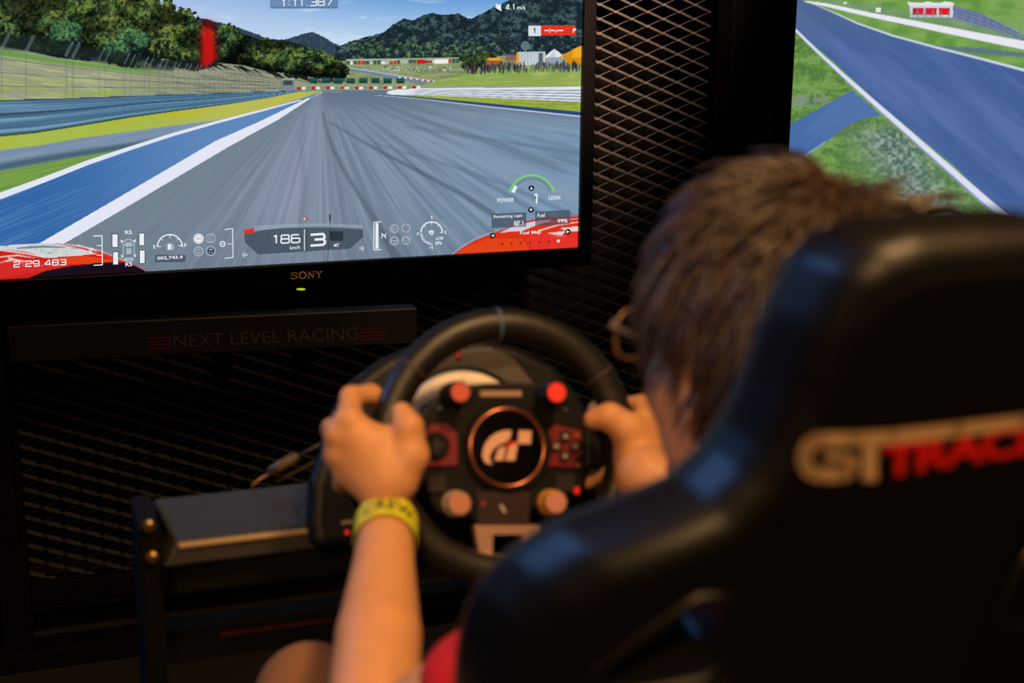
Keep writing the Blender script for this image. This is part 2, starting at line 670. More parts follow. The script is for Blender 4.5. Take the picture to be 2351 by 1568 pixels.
    # ------- left hand wood
    floor_l = lambda x: np.interp(x, [0, 60, 120, 200, 260, 350, 380, 440, 500, 560, 640, 720, 790], [88, 96, 104, 118, 128, 136, 134, 148, 150, 152, 166, 178, 182])
    roof_l = lambda x: np.interp(x, [0, 340, 375, 400, 440, 480, 520, 560, 600, 650, 700, 740, 770, 795], [-80, -20, 8, 26, 42, 44, 64, 78, 92, 92, 104, 116, 134, 152])
    cv.put((Y > roof_l(X) + 9 + rough) & (Y < floor_l(X)) & (X < 795), (14, 26, 24))
    def wood(rng):
        x = rng.uniform(-30, 792) if rng.random() < 0.55 else rng.uniform(-30, 420)
        y = rng.uniform(roof_l(x) + 12, floor_l(x) - 8)
        return x, y, float(np.interp(x, [0, 300, 500, 800], [1.0, 0.85, 0.45, 0.2]))
    trees(cv, wood, 300, 101, 7, 46, (8, 16, 19), (34, 54, 32), ((134, 140, 60), (84, 118, 64)))
    wm = (Y > roof_l(X)) & (Y < floor_l(X)) & (X < 795)
    cv.put(wm, cv.c * .38, sstep(.44, .62, fbm(X / 62, Y / 44, 401, 3)) * .85)
    cv.put(wm, cv.c * .55, sstep(-30, 20, Y - floor_l(X)) * .9)
    def bush(rng):
        i = rng.integers(0, 3)
        x, y, s = [(150, 78, 1.0), (305, 95, .9), (270, 118, .5)][i]
        return x + rng.uniform(-26, 26) * s, y + rng.uniform(-22, 16) * s, .75
    trees(cv, bush, 40, 131, 6, 26, (12, 28, 30), (44, 78, 54), ((112, 150, 84), (84, 130, 86)))
    # ------- left hillside
    hill = [(0, 106), (60, 116), (130, 132), (220, 144), (300, 158), (350, 160), (372, 134), (400, 140), (450, 152), (500, 144), (560, 150), (640, 172), (700, 186), (800, 196)]
    cv.below(hill, (150, 154, 128), soft=1.5)
    hs = fbm(X / 60, (Y - X * 0.14) / 3.2, 141, 4)
    cv.put((Y > np.interp(X, *zip(*hill))) & (X < 900) & (Y < 240), (118, 118, 104), sstep(0.46, 0.66, hs) * sstep(250, 420, X) * 0.85)
    cv.put((Y > np.interp(X, *zip(*hill))) & (X < 900) & (Y < 240), (176, 186, 132), sstep(0.46, 0.66, hs) * (1 - sstep(200, 420, X)) * 0.8)
    cv.put((Y > np.interp(X, *zip(*hill))) & (X < 420) & (Y < 240), (150, 172, 66), sstep(.5, .7, fbm(X / 70, (Y + X * .03) / 7, 145, 3)) * (1 - sstep(260, 420, X)) * sstep(170, 220, Y) * .9)
    cv.band([(0, 112), (130, 134), (250, 150), (330, 160), (380, 170)], [(0, 128), (130, 146), (250, 160), (330, 168), (380, 171)], (104, 150, 70), 0.9, soft=4, x1=400)
    for i in range(46):                 # ragged tree shade on the slope
        x = rng.uniform(360, 780)
        y = np.interp(x, [360, 440, 520, 640, 790], [150, 152, 154, 176, 186])
        ln = rng.uniform(14, 42)
        cv.line([(x, y - 6), (x + ln, y + 4 + rng.uniform(2, 9))], [rng.uniform(3, 7), 0.3], (22, 28, 30), 0.9)
    cv.put((np.abs(X - 430) < 70) & (Y > 138) & (Y < np.interp(X, [360, 380, 450, 500], [140, 150, 164, 150])), (22, 30, 30), .85)
    # dark lower slope behind the mesh fence
    cv.band([(0, 78), (60, 84), (150, 98), (230, 112), (330, 130), (390, 140)], [(0, 112), (60, 118), (150, 130), (230, 143), (330, 158), (390, 162)], (30, 44, 40), .7, soft=6, x1=400)
    # fence poles, bent at the top, and wires
    px = [4, 60, 152, 168, 227, 242, 286, 300, 331, 343, 366, 378, 398, 408, 425, 434, 449, 457, 470, 482, 493, 503, 512, 521, 530, 540, 549, 558, 568, 577, 586, 596, 606, 617, 628]
    for i, x in enumerate(px):
        yb = np.interp(x, [0, 690], [226, 208])
        yk = np.interp(x, [0, 150, 286, 340, 420, 470, 640], [112, 126, 146, 152, 158, 163, 186])
        yt = np.interp(x, [0, 60, 165, 240, 300, 340, 410, 460, 640], [70, 84, 100, 113, 124, 132, 144, 150, 180])
        a = 0.55 if x > 200 else 0.28
        cv.line([(x, yb), (x, yk)], 1.5 if x > 200 else 5, (96, 112, 118), a)
        if x < 520:
            cv.line([(x, yk), (x + (yk - yt) * 0.5, yt)], 2 if x > 200 else 8, (126, 146, 158), a + .12)
    for y0, y1 in ((134, 190), (167, 196), (198, 203)):
        cv.line([(0, y0), (200, y0 + (y1 - y0) * .45), (420, y0 + (y1 - y0) * .82), (640, y1)], 1.3, (70, 84, 84), .8)
    # red pennant smear, part of the game picture
    rd = np.exp(-((X - 478 - (Y - 90) * .03) / 16.0) ** 2) * sstep(30, 95, Y) * (1 - sstep(140, 157, Y + (X - 478) * .5))
    cv.put(np.clip(rd * 1.35, 0, 1), (204, 22, 18), 0.92)
    # ------- marshal post, boards, striped kerb
    cv.rect(642, 186, 676, 210, (120, 132, 136))
    cv.rect(650, 182, 672, 196, (58, 70, 74))
    cv.rect(648, 180, 676, 184, (150, 164, 168))
    cv.rect(680, 200, 960, 206, (150, 168, 110))
    for i in range(8):
        x = 711 + i * 28.3
        cv.rect(x, 179, x + 19, 191.5, (40, 84, 78))
        cv.rect(x, 185, x + 19, 191.5, (30, 66, 64))
        cv.rect(x - 4, 178, x - 2, 203, (104, 122, 104), .8)
    cv.band([(660, 192), (960, 192)], [(660, 205), (960, 203)], (140, 160, 118), .45, x0=680, x1=960)
    for i in range(26):
        x = 682 + i * 11
        y = 203.5 - i * 0.12
        cv.rect(x, y - 3.4, x + 8.5, y + 2.6, (178, 30, 44) if i % 3 == 0 else ((226, 226, 224) if i % 3 == 1 else (116, 136, 134)))
    # ------- barrier on the left
    btop = [(0, 230), (150, 226), (300, 220), (450, 216), (600, 211), (690, 207)]
    bbot = [(0, 314), (80, 306), (180, 290), (300, 270), (400, 256), (520, 240), (620, 224), (690, 210)]
    cv.band(btop, bbot, (84, 124, 154))
    bt = np.interp(X, *zip(*btop))
    bb = np.interp(X, *zip(*bbot))
    q = (Y - bt) / np.maximum(bb - bt, 1)
    inb = (q > 0) & (q < 1) & (X < 690)
    bn = fbm(X / 420, q * 13, 151, 4)
    cv.put(inb, (124, 164, 188), sstep(.45, .7, bn) * .75)
    cv.put(inb, (56, 90, 118), (1 - sstep(.3, .48, bn)) * .6)
    for c, w, rgb in ((0.0, .03, (20, 28, 34)), (.39, .035, (44, 70, 92)), (.68, .03, (70, 106, 132)), (.97, .05, (52, 82, 66))):
        cv.put(inb * (1 - sstep(w * .4, w * 1.3, np.abs(q - c))), rgb, .9)
    # verge under the barrier
    vbot = [(0, 345), (90, 334), (180, 318), (300, 302), (400, 288), (500, 276), (580, 258), (690, 226), (735, 212)]
    cv.band([(a, b) for a, b in bbot] + [(735, 208)], vbot, (166, 184, 78), x1=740)
    vn = fbm(X / 90, (Y + X * .13) / 5, 161, 4)
    inv_ = (Y > np.interp(X, *zip(*bbot))) & (Y < np.interp(X, *zip(*vbot))) & (X < 700)
    cv.put(inv_, (186, 180, 30), sstep(.40, .66, vn) * sstep(0.0, 1, 1 - (Y - bb) / 36) * .85)
    cv.put(inv_, (176, 190, 120), sstep(.5, .75, vn) * sstep(12, 40, Y - bb) * .8)
    cv.put(inv_, (196, 186, 104), sstep(330, 560, X) * .5)
    # grey run-off, its dark rim and the second patch of grass
    cv.below(vbot, (120, 142, 168), soft=1.2)
    cv.band(vbot, [(0, 420), (430, 325), (735, 214)], (138, 152, 178), sstep(.4, .7, fbm(X / 160, (Y + X * .17) / 4, 171, 4)) * .8)
    rim = [(0, 384), (100, 366), (200, 350), (300, 336), (420, 318)]
    cv.band([(x, y - 8) for x, y in rim], [(x, y + 8) for x, y in rim], (66, 92, 104), .85, soft=6, x1=430)
    g2 = [(0, 394), (100, 375), (200, 357), (300, 340), (390, 326)]
    ln1 = [(0, 450), (100, 413), (200, 374), (300, 340), (400, 308), (500, 280), (600, 254), (690, 229)]
    gn = fbm(X / 130, (Y + X * .22) / 5, 181, 4)
    cv.band(g2, ln1, (120, 158, 74), soft=3, x1=395)
    cv.band(g2, ln1, (96, 138, 62), sstep(.42, .62, gn) * .8, soft=3, x1=395)
    cv.band(g2, ln1, (152, 168, 92), sstep(.58, .75, gn) * .8, soft=3, x1=395)
    # blue lane
    ln2 = [(60, 600), (118, 560), (200, 512), (300, 456), (400, 400), (515, 334), (600, 290), (660, 256), (712, 226)]
    cv.below(ln1 + [(735, 214), (1340, 214)], (96, 136, 186), soft=1)
    lane = (Y > np.interp(X, *zip(*ln1))) & (X < 730)
    dk = 1 - sstep(60, 520, X)
    cv.put(lane, (50, 100, 166), dk * .95)
    cv.put(lane, (84, 128, 184), sstep(.5, .72, fbm(X / 150, (Y + X * .42) / 5, 191, 4)) * .6)
    # ------- asphalt
    asph = [(118, 560), (515, 334), (712, 226), (742, 213), (900, 207), (1340, 262), (1340, 640), (40, 640)]
    A = inpoly(X, Y, asph)
    vx, vy = 735, 190
    ang = np.arctan2(X - vx, np.maximum(Y - vy, 1))
    rad = np.hypot(X - vx, Y - vy)
    st = fbm(ang * 34 + 40, rad / 260, 201, 5)
    st2 = fbm(ang * 90 + 40, rad / 150 + 3, 211, 4)
    base = np.array([118, 134, 152]) + (sstep(80, 520, X - vx) * sstep(210, 330, Y))[..., None] * np.array([2, 14, 26])
    cv.c = np.where(A[..., None], base, cv.c)
    cv.put(A, (96, 112, 130), (1 - sstep(212, 270, Y)) * .8)
    cv.put(A, (140, 157, 178), sstep(.46, .74, st) * .6 * sstep(230, 330, Y))
    cv.put(A, (100, 117, 135), (1 - sstep(.28, .54, st)) * .6)
    cv.put(A, (144, 150, 172), np.exp(-((ang + .2) / .35) ** 2) * .55)
    cv.put(A, (96, 108, 124), sstep(470, 640, Y) * .35)
    cv.put(A, (150, 165, 184), sstep(.52, .8, st2) * .22)
    cv.put(A, (96, 112, 130), (1 - sstep(.2, .48, st2)) * .22)
    cv.put(A, (112, 128, 140), (1 - sstep(-.9, -.45, ang)) * .8)
    cv.line([(742, 262), (750, 300), (764, 340), (792, 395), (838, 470), (880, 540), (915, 600)], [5, 6, 8, 9, 12, 17, 24], (72, 86, 100), .5, soft=5)
    cv.line([(756, 280), (820, 318), (900, 362), (990, 408), (1060, 446), (1130, 490)], [2, 5, 8, 9, 11, 14], (70, 86, 102), .55, soft=4)
    cv.line([(700, 260), (690, 330), (700, 420), (690, 520)], [2, 5, 9, 14], (92, 102, 118), .3, soft=8)
    cv.line([(860, 330), (1000, 370), (1150, 420), (1330, 500)], [4, 6, 8, 9], (84, 104, 124), .4, soft=5)
    cv.line([(930, 290), (1100, 316), (1330, 352)], [3, 6, 9], (88, 106, 128), .5, soft=5)
    # white lines
    cv.line(ln1[:-1] + [(690, 230)], [15, 13, 11, 9, 7.5, 6, 4.5, 2.5], (226, 230, 244))
    cv.poly([(88, 560), (230, 478), (400, 379), (494, 324), (600, 277), (707, 225), (713, 226), (640, 274), (530, 334), (430, 393), (300, 470), (146, 560)], (228, 230, 246))
    cv.line([(712, 226), (728, 218), (740, 213)], 1.6, (190, 196, 208), .8)
    # ------- right hand barrier, verge, blue kerb
    cv.poly([(880, 215), (960, 206), (1340, 196), (1340, 262), (1120, 243), (960, 224)], (156, 170, 66))
    cv.put(inpoly(X, Y, [(880, 215), (960, 206), (1340, 196), (1340, 262), (1120, 243), (960, 224)]), (126, 152, 52), sstep(.45, .65, fbm(X / 50, Y / 3, 221, 3)) * .8)
    bar = [(887, 214), (892, 209), (910, 206), (960, 203), (1340, 199), (1340, 235), (1200, 228), (1060, 222), (960, 219), (900, 218)]
    cv.poly(bar, (226, 230, 240))
    Bm = inpoly(X, Y, bar)
    tb = (Y - np.interp(X, [887, 960, 1340], [208, 203, 199])) / np.interp(X, [887, 960, 1340], [10, 16, 36])
    for c in (.24, .43, .63, .83):
        cv.put(Bm * sstep(930, 980, X) * (1 - sstep(.02, .055, np.abs(tb - c))), (122, 138, 152))
    cv.put(Bm * sstep(.88, .96, tb), (168, 182, 196), .7)
    cv.line([(860, 216), (960, 224), (1120, 240), (1340, 262)], [1, 3, 6, 9], (38, 72, 122))
    cv.line([(860, 218), (960, 226.5), (1120, 245), (1340, 268)], [1, 1.2, 2, 3], (206, 216, 232))
    # ------- red bodywork at both lower corners
    hood = [(-20, 566), (60, 560), (130, 558), (180, 563), (230, 576), (275, 594), (310, 609), (342, 626), (342, 680), (-20, 680)]
    cv.poly(hood, (206, 34, 24))
    cv.poly([(-20, 566), (60, 560), (130, 558), (180, 563), (215, 572), (232, 583), (190, 586), (140, 590), (110, 592), (60, 578), (0, 572), (-20, 572)], (206, 212, 214))
    cv.put(inpoly(X, Y, [(0, 566), (130, 560), (215, 574), (140, 588), (60, 576)]), (150, 166, 170), sstep(.55, .7, fbm(X / 14, Y / 3, 231, 3)))
    cv.line([(40, 570), (100, 566), (150, 568)], [3, 5, 2], (110, 128, 132))
    cv.line([(0, 574), (60, 582), (105, 591)], 3, (232, 224, 220))
    cv.line([(130, 559), (190, 570), (250, 589), (300, 608)], [1, 4, 5, 3], (216, 52, 40))
    cv.line([(178, 562), (230, 576), (290, 600)], 1.6, (214, 220, 226))
    cv.line([(0, 590), (40, 586), (80, 592)], [3, 4, 1], (232, 196, 190))
    cv.line([(0, 603), (30, 596), (62, 600)], [4, 5, 1], (232, 200, 196))
    cv.line([(20, 592), (60, 602)], [4, 2], (232, 200, 196))
    cv.put(inpoly(X, Y, [(120, 592), (200, 588), (270, 598), (240, 606), (150, 606)]), (234, 70, 24), .8)
    cv.put(inpoly(X, Y, [(-20, 600), (100, 600), (170, 606), (100, 622), (-20, 640)]), (214, 50, 56), .55)
    cv.poly([(60, 640), (105, 622), (160, 611), (230, 603), (285, 602), (312, 611), (336, 624), (336, 680), (60, 680)], (26, 14, 26))
    hood2 = [(1030, 592), (1060, 570), (1090, 552), (1130, 536), (1180, 518), (1230, 507), (1280, 501), (1340, 497), (1340, 600), (1030, 600)]
    cv.poly(hood2, (218, 50, 24))
    cv.poly([(1148, 534), (1180, 519), (1230, 507), (1270, 504), (1230, 518), (1200, 530)], (206, 206, 220))
    cv.line([(1180, 516), (1240, 503), (1330, 499)], [2, 5, 5], (206, 40, 34))
    cv.line([(1236, 530), (1280, 517), (1340, 508)], [4, 3, 2.5], (232, 196, 186))
    cv.line([(1240, 512), (1340, 500)], 1.6, (234, 200, 196))
    cv.poly([(1258, 535), (1300, 530), (1290, 540), (1300, 543), (1280, 545)], (226, 204, 206))
    cv.poly([(1285, 524), (1340, 518), (1340, 530), (1305, 532)], (228, 206, 206))
    cv.put(inpoly(X, Y, [(1200, 545), (1260, 536), (1340, 548), (1340, 575), (1230, 575)]), (232, 52, 48), .7)
    cv.put(inpoly(X, Y, [(1060, 572), (1120, 548), (1200, 548), (1220, 580), (1040, 592)]), (232, 78, 26), .6)
    cv.line([(1035, 586), (1060, 566), (1090, 549), (1130, 533)], 1.5, (212, 208, 220), .7)
    cv.poly([(1205, 582), (1222, 573), (1240, 574), (1250, 582)], (40, 16, 16))
    return cv.c


def replay_picture(X, Y):
    cv = Canvas(X, Y)
    cv.c[:] = (112, 156, 76)
    n1, n2 = fbm(X / 34, Y / 14, 301, 4), vnoise(X / 5, Y / 4, 305)
    cv.put(sstep(.45, .7, n1), (134, 170, 92), .7)
    cv.put(1 - sstep(.3, .5, n1), (88, 140, 62), .6)
    # terrace of steps at the back
    cv.poly([(2170, 8), (2250, 30), (2351, 82), (3300, 500), (3300, 620), (2330, 86), (2260, 62), (2180, 40)], (96, 108, 148))
    for i in range(5):
        cv.line([(2176, 14 + i * 7), (2270, 40 + i * 9), (3200, 455 + i * 26)], 2, (132, 144, 186), .8)
    # red hut
    cv.rect(2088, 6, 2188, 40, (206, 212, 222))
    for i in range(3):
        x = 2095 + i * 30
        cv.rect(x, 18, x + 26, 34, (214, 30, 48))
    cv.rect(2096, 20, 2106, 34, (140, 30, 40), .7)
    cv.poly([(2084, 4), (2110, 9), (2130, 3), (2150, 9), (2170, 3), (2190, 6), (2190, 12), (2086, 12)], (226, 230, 236))
    for x in range(1890, 3000, 9):
        yb = np.interp(x, [1870, 1990, 2100, 2230, 2351, 2420, 3300], [6, 28, 45, 70, 96, 112, 300])
        ht = np.interp(x, [1870, 2000, 2200, 2400], [8, 20, 34, 46])
        if (x // 9) % 2 and x > 2000:
            continue
        cv.line([(x, yb), (x, yb - ht)], 1.8 if x < 2100 else 3, (120, 138, 152), .8)
    cv.band([(1880, -6), (2000, 10), (2200, 44), (2400, 92), (3300, 250)], [(1880, 6), (2000, 28), (2200, 66), (2400, 108), (3300, 290)], (120, 146, 132), .35)
    cv.rect(2010, 18, 2022, 27, (226, 230, 232))
    cv.rect(1936, 4, 1944, 10, (226, 230, 232))
    # long white wall
    cv.band([(1860, 3), (1900, 8), (2000, 29), (2100, 47), (2230, 72), (2351, 94), (2500, 124), (3300, 285)],
            [(1860, 7), (1900, 16), (2000, 40), (2100, 61), (2230, 89), (2351, 114), (2500, 148), (3300, 330)], (232, 230, 242))
    # track
    trk = [(1800, -20), (1850, 5), (1900, 22), (1970, 52), (2050, 80), (2150, 108), (2260, 136), (2351, 160), (3300, 412), (3300, 1385), (2360, 545), (2200, 390), (2020, 240), (1900, 130), (1800, 48)]
    cv.poly([(2130, 104), (2250, 110), (2351, 122), (3300, 230), (3300, 270), (2351, 131), (2230, 121)], (96, 112, 140), .9)
    cv.poly(trk, (76, 104, 160))
    T = inpoly(X, Y, trk)
    tn = fbm(((X - 1850) - (Y - 5) * 1.2) / 60, ((X - 1850) + (Y - 5)) / 400, 311, 4)
    cv.put(T, (92, 114, 172), sstep(.45, .7, tn) * .7)
    cv.put(T, (62, 92, 148), (1 - sstep(.3, .5, tn)) * .7)
    cv.put(T, (84, 104, 140), (1 - sstep(20, 140, Y)) * .6)
    cv.put(T, (96, 116, 166), (vnoise(X / 3, Y / 3, 317) - .5) * .25 + .05)
    cv.line([(1860, 6), (1905, 25), (1970, 54), (2050, 82), (2150, 109), (2260, 137), (2351, 161), (3300, 418)], [1.5, 2, 4, 4.5, 5, 5.5, 6.5, 14], (206, 212, 232))
    cv.line([(1800, 44), (1822, 64), (1880, 122), (1960, 194), (2060, 282), (2180, 388), (2300, 494), (3000, 1118)], [4, 5, 7, 9, 12, 15, 19, 44], (220, 222, 244))
    cv.line([(1822, 70), (1960, 202), (2060, 291), (2180, 399), (2300, 507), (3000, 1140)], [1, 2, 3, 5, 7, 20], (130, 146, 190), .8)
    # near grass and the service road crossing it
    ng = [(1780, 40), (1822, 72), (1960, 206), (2060, 296), (2180, 404), (2300, 514), (3000, 1150), (3000, 1500), (1780, 1500)]
    G = inpoly(X, Y, ng)
    cv.put(G, (100, 142, 66))
    cv.put(G, (122, 158, 88), sstep(.45, .7, n1 + (n2 - .5) * .35))
    cv.put(G, (80, 116, 64), (1 - sstep(.3, .48, n1 + (n2 - .5) * .4)) * .8)
    worn = np.exp(-((X - 2085 - (Y - 400) * .55) / 78.0) ** 2) * sstep(268, 320, Y)
    w2 = fbm(X / 9, Y / 7, 321, 4)
    cv.put(G, (112, 134, 130), worn * .85)
    cv.put(G, (158, 176, 170), worn * sstep(.5, .7, w2) * .9)
    cv.put(G, (66, 96, 84), worn * (1 - sstep(.3, .5, w2)) * .8)
    cv.put(G & (np.abs(Y - 236 + (X - 1815) * .1) < 14) & (X < 1900), (128, 142, 134), sstep(.45, .6, w2) * .8)
    road = [(1780, 300), (1812, 286), (1870, 255), (1956, 207), (2024, 266), (1985, 272), (1950, 286), (1910, 315), (1880, 338), (1800, 384), (1780, 396)]
    cv.poly(road, (72, 108, 164))
    cv.put(inpoly(X, Y, road), (88, 120, 174), sstep(.45, .7, fbm((X + Y) / 40, (X - Y) / 160, 331, 3)) * .6)
    cv.line([(1826, 372), (1895, 326)], 4, (138, 164, 206), .9)
    return cv.c


def display(name, x0, x1, z0, z1, Y, step, dense, painter, parent):
    """the lit panel: a fine flat grid whose points carry the picture"""
    dx0, dx1, dz0, dz1 = dense
    xs = np.concatenate([np.linspace(x0, dx0, 6)[:-1] if dx0 > x0 + 1e-4 else [], np.linspace(dx0, dx1, int((dx1 - dx0) / step) + 1),
                         np.linspace(dx1, x1, 30)[1:] if dx1 < x1 - 1e-4 else []])
    zs = np.concatenate([np.linspace(z0, dz0, 30)[:-1] if dz0 > z0 + 1e-4 else [], np.linspace(dz0, dz1, int((dz1 - dz0) / step) + 1),
                         np.linspace(dz1, z1, 20)[1:] if dz1 < z1 - 1e-4 else []])
    GX, GZ = np.meshgrid(xs, zs)
    d = np.stack([GX, np.full_like(GX, Y), GZ], -1) - CAM
    w = d @ _f
    PXx, PYy = W / 2 + FPX * (d @ RR) / w, H / 2 - FPX * (d @ UU) / w
    c = lin(np.clip(painter(PXx, PYy), 0, 255))
    nz, nx = GX.shape
    me = bpy.data.meshes.new(name)
    me.vertices.add(nx * nz)
    me.vertices.foreach_set('co', np.stack([GX, np.full_like(GX, Y), GZ], -1).ravel())
    i = np.arange(nx * nz).reshape(nz, nx)
    q = np.stack([i[:-1, :-1], i[:-1, 1:], i[1:, 1:], i[1:, :-1]], -1).reshape(-1, 4)
    me.loops.add(len(q) * 4)
    me.loops.foreach_set('vertex_index', q.ravel().astype(np.int32))
    me.polygons.add(len(q))
    me.polygons.foreach_set('loop_start', np.arange(0, len(q) * 4, 4, dtype=np.int32))
    me.update(calc_edges=True)
    a = me.attributes.new('picture', 'FLOAT_COLOR', 'POINT')
    a.data.foreach_set('color', np.concatenate([c.reshape(-1, 3), np.ones((nx * nz, 1))], 1).ravel().astype(np.float32))
    return link(name, me, attr_glow(name + '_light'), parent)


# ================================================================== the room
BLACK = mat('black_paint', (16, 14, 15), 0.55, noise=0.25, nscale=25)
def slab(name, a, b, m):
    return tag(MB().box(a, b).build(name, m), kind='structure')
slab('floor', (-2.2, -2.0, -0.06), (3.6, 3.4, 0.0), mat('dark_carpet', (18, 16, 18), 0.95, noise=0.3, nscale=180, bump=0.4))
slab('wall_back', (-2.2, 3.2, 0.0), (3.6, 3.3, 3.2), mat('black_wall', (3, 3, 3), 1.0, noise=0.2, nscale=8, spec=0.05))

TVY = 2.5992

# ------------------------------------------------------------------ expanded metal partition behind the displays
MESHM = mat('dark_steel', (44, 41, 41), 0.55, 0.0, noise=0.2, nscale=40)
FRAMEM = mat('frame_black', (7, 6, 7), 0.75, 0.0, spec=0.15, noise=0.2, nscale=30)
part = empty('mesh_partition', (0.7, 2.76, 0), label='black expanded metal mesh partition standing behind both screens', cat='partition')


def strand_sheet(x0, x1, z0, z1, Y, lw, sw, w, th):
    mb = MB()
    nx, nz = int((x1 - x0) / (lw / 2)), int((z1 - z0) / (sw / 2))
    dx, dz = lw / 2, sw / 2
    L = math.hypot(dx, dz)
    for i in range(nx):
        for j in range(nz):
            if (i + j) % 2:
                continue
            ax, az = x0 + i * dx, z0 + j * dz
            for s in (1, -1):
                bx, bz = ax + dx, az + s * dz
                if bz < z0 - 1e-6 or bz > z1 + 1e-6:
                    continue
                tx, tz = (bx - ax) / L, (bz - az) / L
                # ribbon turned out of the sheet: falling strands face up, rising strands face down
                nxv, nzv = -tz, tx
                tilt = math.radians(58) * (1 if s < 0 else -1)
                ca, sa = math.cos(tilt), math.sin(tilt)
                wv = Vector((nxv * ca, sa, nzv * ca)) * ((w if s < 0 else w * .25) / 2)
                tv = Vector((tx, 0, tz)).cross(wv).normalized() * (th / 2)
                e = 0.13
                A = Vector((ax + tx * L * e, Y, az + tz * L * e))
                B = Vector((bx - tx * L * e, Y, bz - tz * L * e))
                mb.hexa([A - wv - tv, A + wv - tv, A + wv + tv, A - wv + tv], [B - wv - tv, B + wv - tv, B + wv + tv, B - wv + tv])
            # the flat knuckle where strands meet
            mb.box((ax - dx * 0.16, Y - th, az - w * 0.25), (ax + dx * 0.16, Y + th * 0.4, az + w * 0.25))
    return mb


tag(strand_sheet(-0.02, 1.46, 0.12, 1.50, 2.76, 0.072, 0.029, 0.0105, 0.0005).build('expanded_mesh', MESHM, part), kind='stuff')
MB().box((-0.085, 2.72, 0.0), (-0.018, 2.80, 1.62)).build('post', FRAMEM, part, 0.004)
MB().box((1.46, 2.72, 0.0), (1.52, 2.80, 1.62)).build('post', FRAMEM, part, 0.004)
MB().box((-0.018, 2.74, 0.08), (1.46, 2.79, 0.13)).build('rail', FRAMEM, part, 0.003)
MB().box((-0.018, 2.74, 1.50), (1.46, 2.79, 1.56)).build('rail', FRAMEM, part, 0.003)

# ------------------------------------------------------------------ televisions
BEZ = mat('bezel_gloss', (6, 5, 7), 0.35, spec=0.12, noise=0.1, nscale=20)


def television(name, x0, x1, z0, z1, Y, bl, br, bt, bb, label, painter, step, dense, pname):
    t = empty(name, ((x0 + x1) / 2, Y, z0 - bb), label=label, cat='television')
    mb = MB()
    f = Y - 0.012
    mb.box((x0 - bl, f, z0 - bb), (x1 + br, Y + 0.012, z0))
    mb.box((x0 - bl, f, z1), (x1 + br, Y + 0.012, z1 + bt))
    mb.box((x0 - bl, f, z0), (x0, Y + 0.012, z1))
    mb.box((x1, f, z0), (x1 + br, Y + 0.012, z1))
    bz = mb.build('bezel', BEZ, t, 0.0025)
    MB().box((x0 - bl * 0.6, Y + 0.008, z0 - bb * 0.7), (x1 + br * 0.6, Y + 0.06, z1 + bt * 0.6)).build('rear_housing', BLACK, t, 0.008)
    scr = display(pname, x0, x1, z0, z1, Y, step, dense, painter, t)
    return t, bz, scr


tv, tv_bez, scr = television('television', -0.036, 1.0635, 0.766, 1.385, TVY, 0.026, 0.026, 0.026, 0.037,
                             'large television showing a race track from the cockpit, behind the steering wheel', race_picture, 0.00122,
                             (-0.036, 1.0635, 0.766, 1.262), 'race_screen')
tv2, tv2_bez, scr2 = television('television', 1.527, 2.627, 0.70, 1.319, TVY, 0.022, 0.026, 0.026, 0.037,
                                'television at right edge showing a blue track and green verge', replay_picture, 0.0018,
                                (1.527, 2.20, 0.70, 1.262), 'replay_screen')

# ------------------------------------------------------------------ head-up display: flat lit marks on the glass
HW = glow('hud_white', (232, 236, 242))
HG = glow('hud_grey', (168, 182, 196))
HD = glow('hud_dark', (52, 68, 80), 0.72)
HK = glow('hud_black', (18, 22, 28))
HR = glow('hud_red', (226, 54, 34))
HGR = glow('hud_green', (110, 222, 96))


def scrmap(Y):
    def g(px, py):
        return PY(px, py, Y)
    return g


def flat(name, polys, m, parent, mapper):
    mb = MB()
    for p in polys:
        v = [mapper(x, y) for x, y in p]
        mb.add(v, [tuple(range(len(v)))])
    return mb.build(name, m, parent)


def arc(cx, cy, r0, r1, a0, a1, n=28):
    """ring sector as quads, degrees counter-clockwise from +x"""
    out = []
    for i in range(n):
        a, b = math.radians(a0 + (a1 - a0) * i / n), math.radians(a0 + (a1 - a0) * (i + 1) / n)
        out.append([(cx + r0 * math.cos(a), cy - r0 * math.sin(a)), (cx + r1 * math.cos(a), cy - r1 * math.sin(a)),
                    (cx + r1 * math.cos(b), cy - r1 * math.sin(b)), (cx + r0 * math.cos(b), cy - r0 * math.sin(b))])
    return out


def disc(cx, cy, r, n=20):
    return [[(cx + r * math.cos(2 * math.pi * i / n), cy - r * math.sin(2 * math.pi * i / n)) for i in range(n)]]


def rect(x0, y0, x1, y1):
    return [[(x0, y1), (x1, y1), (x1, y0), (x0, y0)]]


def stroke(pts, w):
    """polyline as quads with round joints"""
    out = []
    for i in range(len(pts) - 1):
        (x0, y0), (x1, y1) = pts[i], pts[i + 1]
        l = math.hypot(x1 - x0, y1 - y0) or 1
        nx, ny = -(y1 - y0) / l * w / 2, (x1 - x0) / l * w / 2
        out.append([(x0 + nx, y0 + ny), (x1 + nx, y1 + ny), (x1 - nx, y1 - ny), (x0 - nx, y0 - ny)])
        if i:
            out += disc(x0, y0, w / 2, 10)
    return out


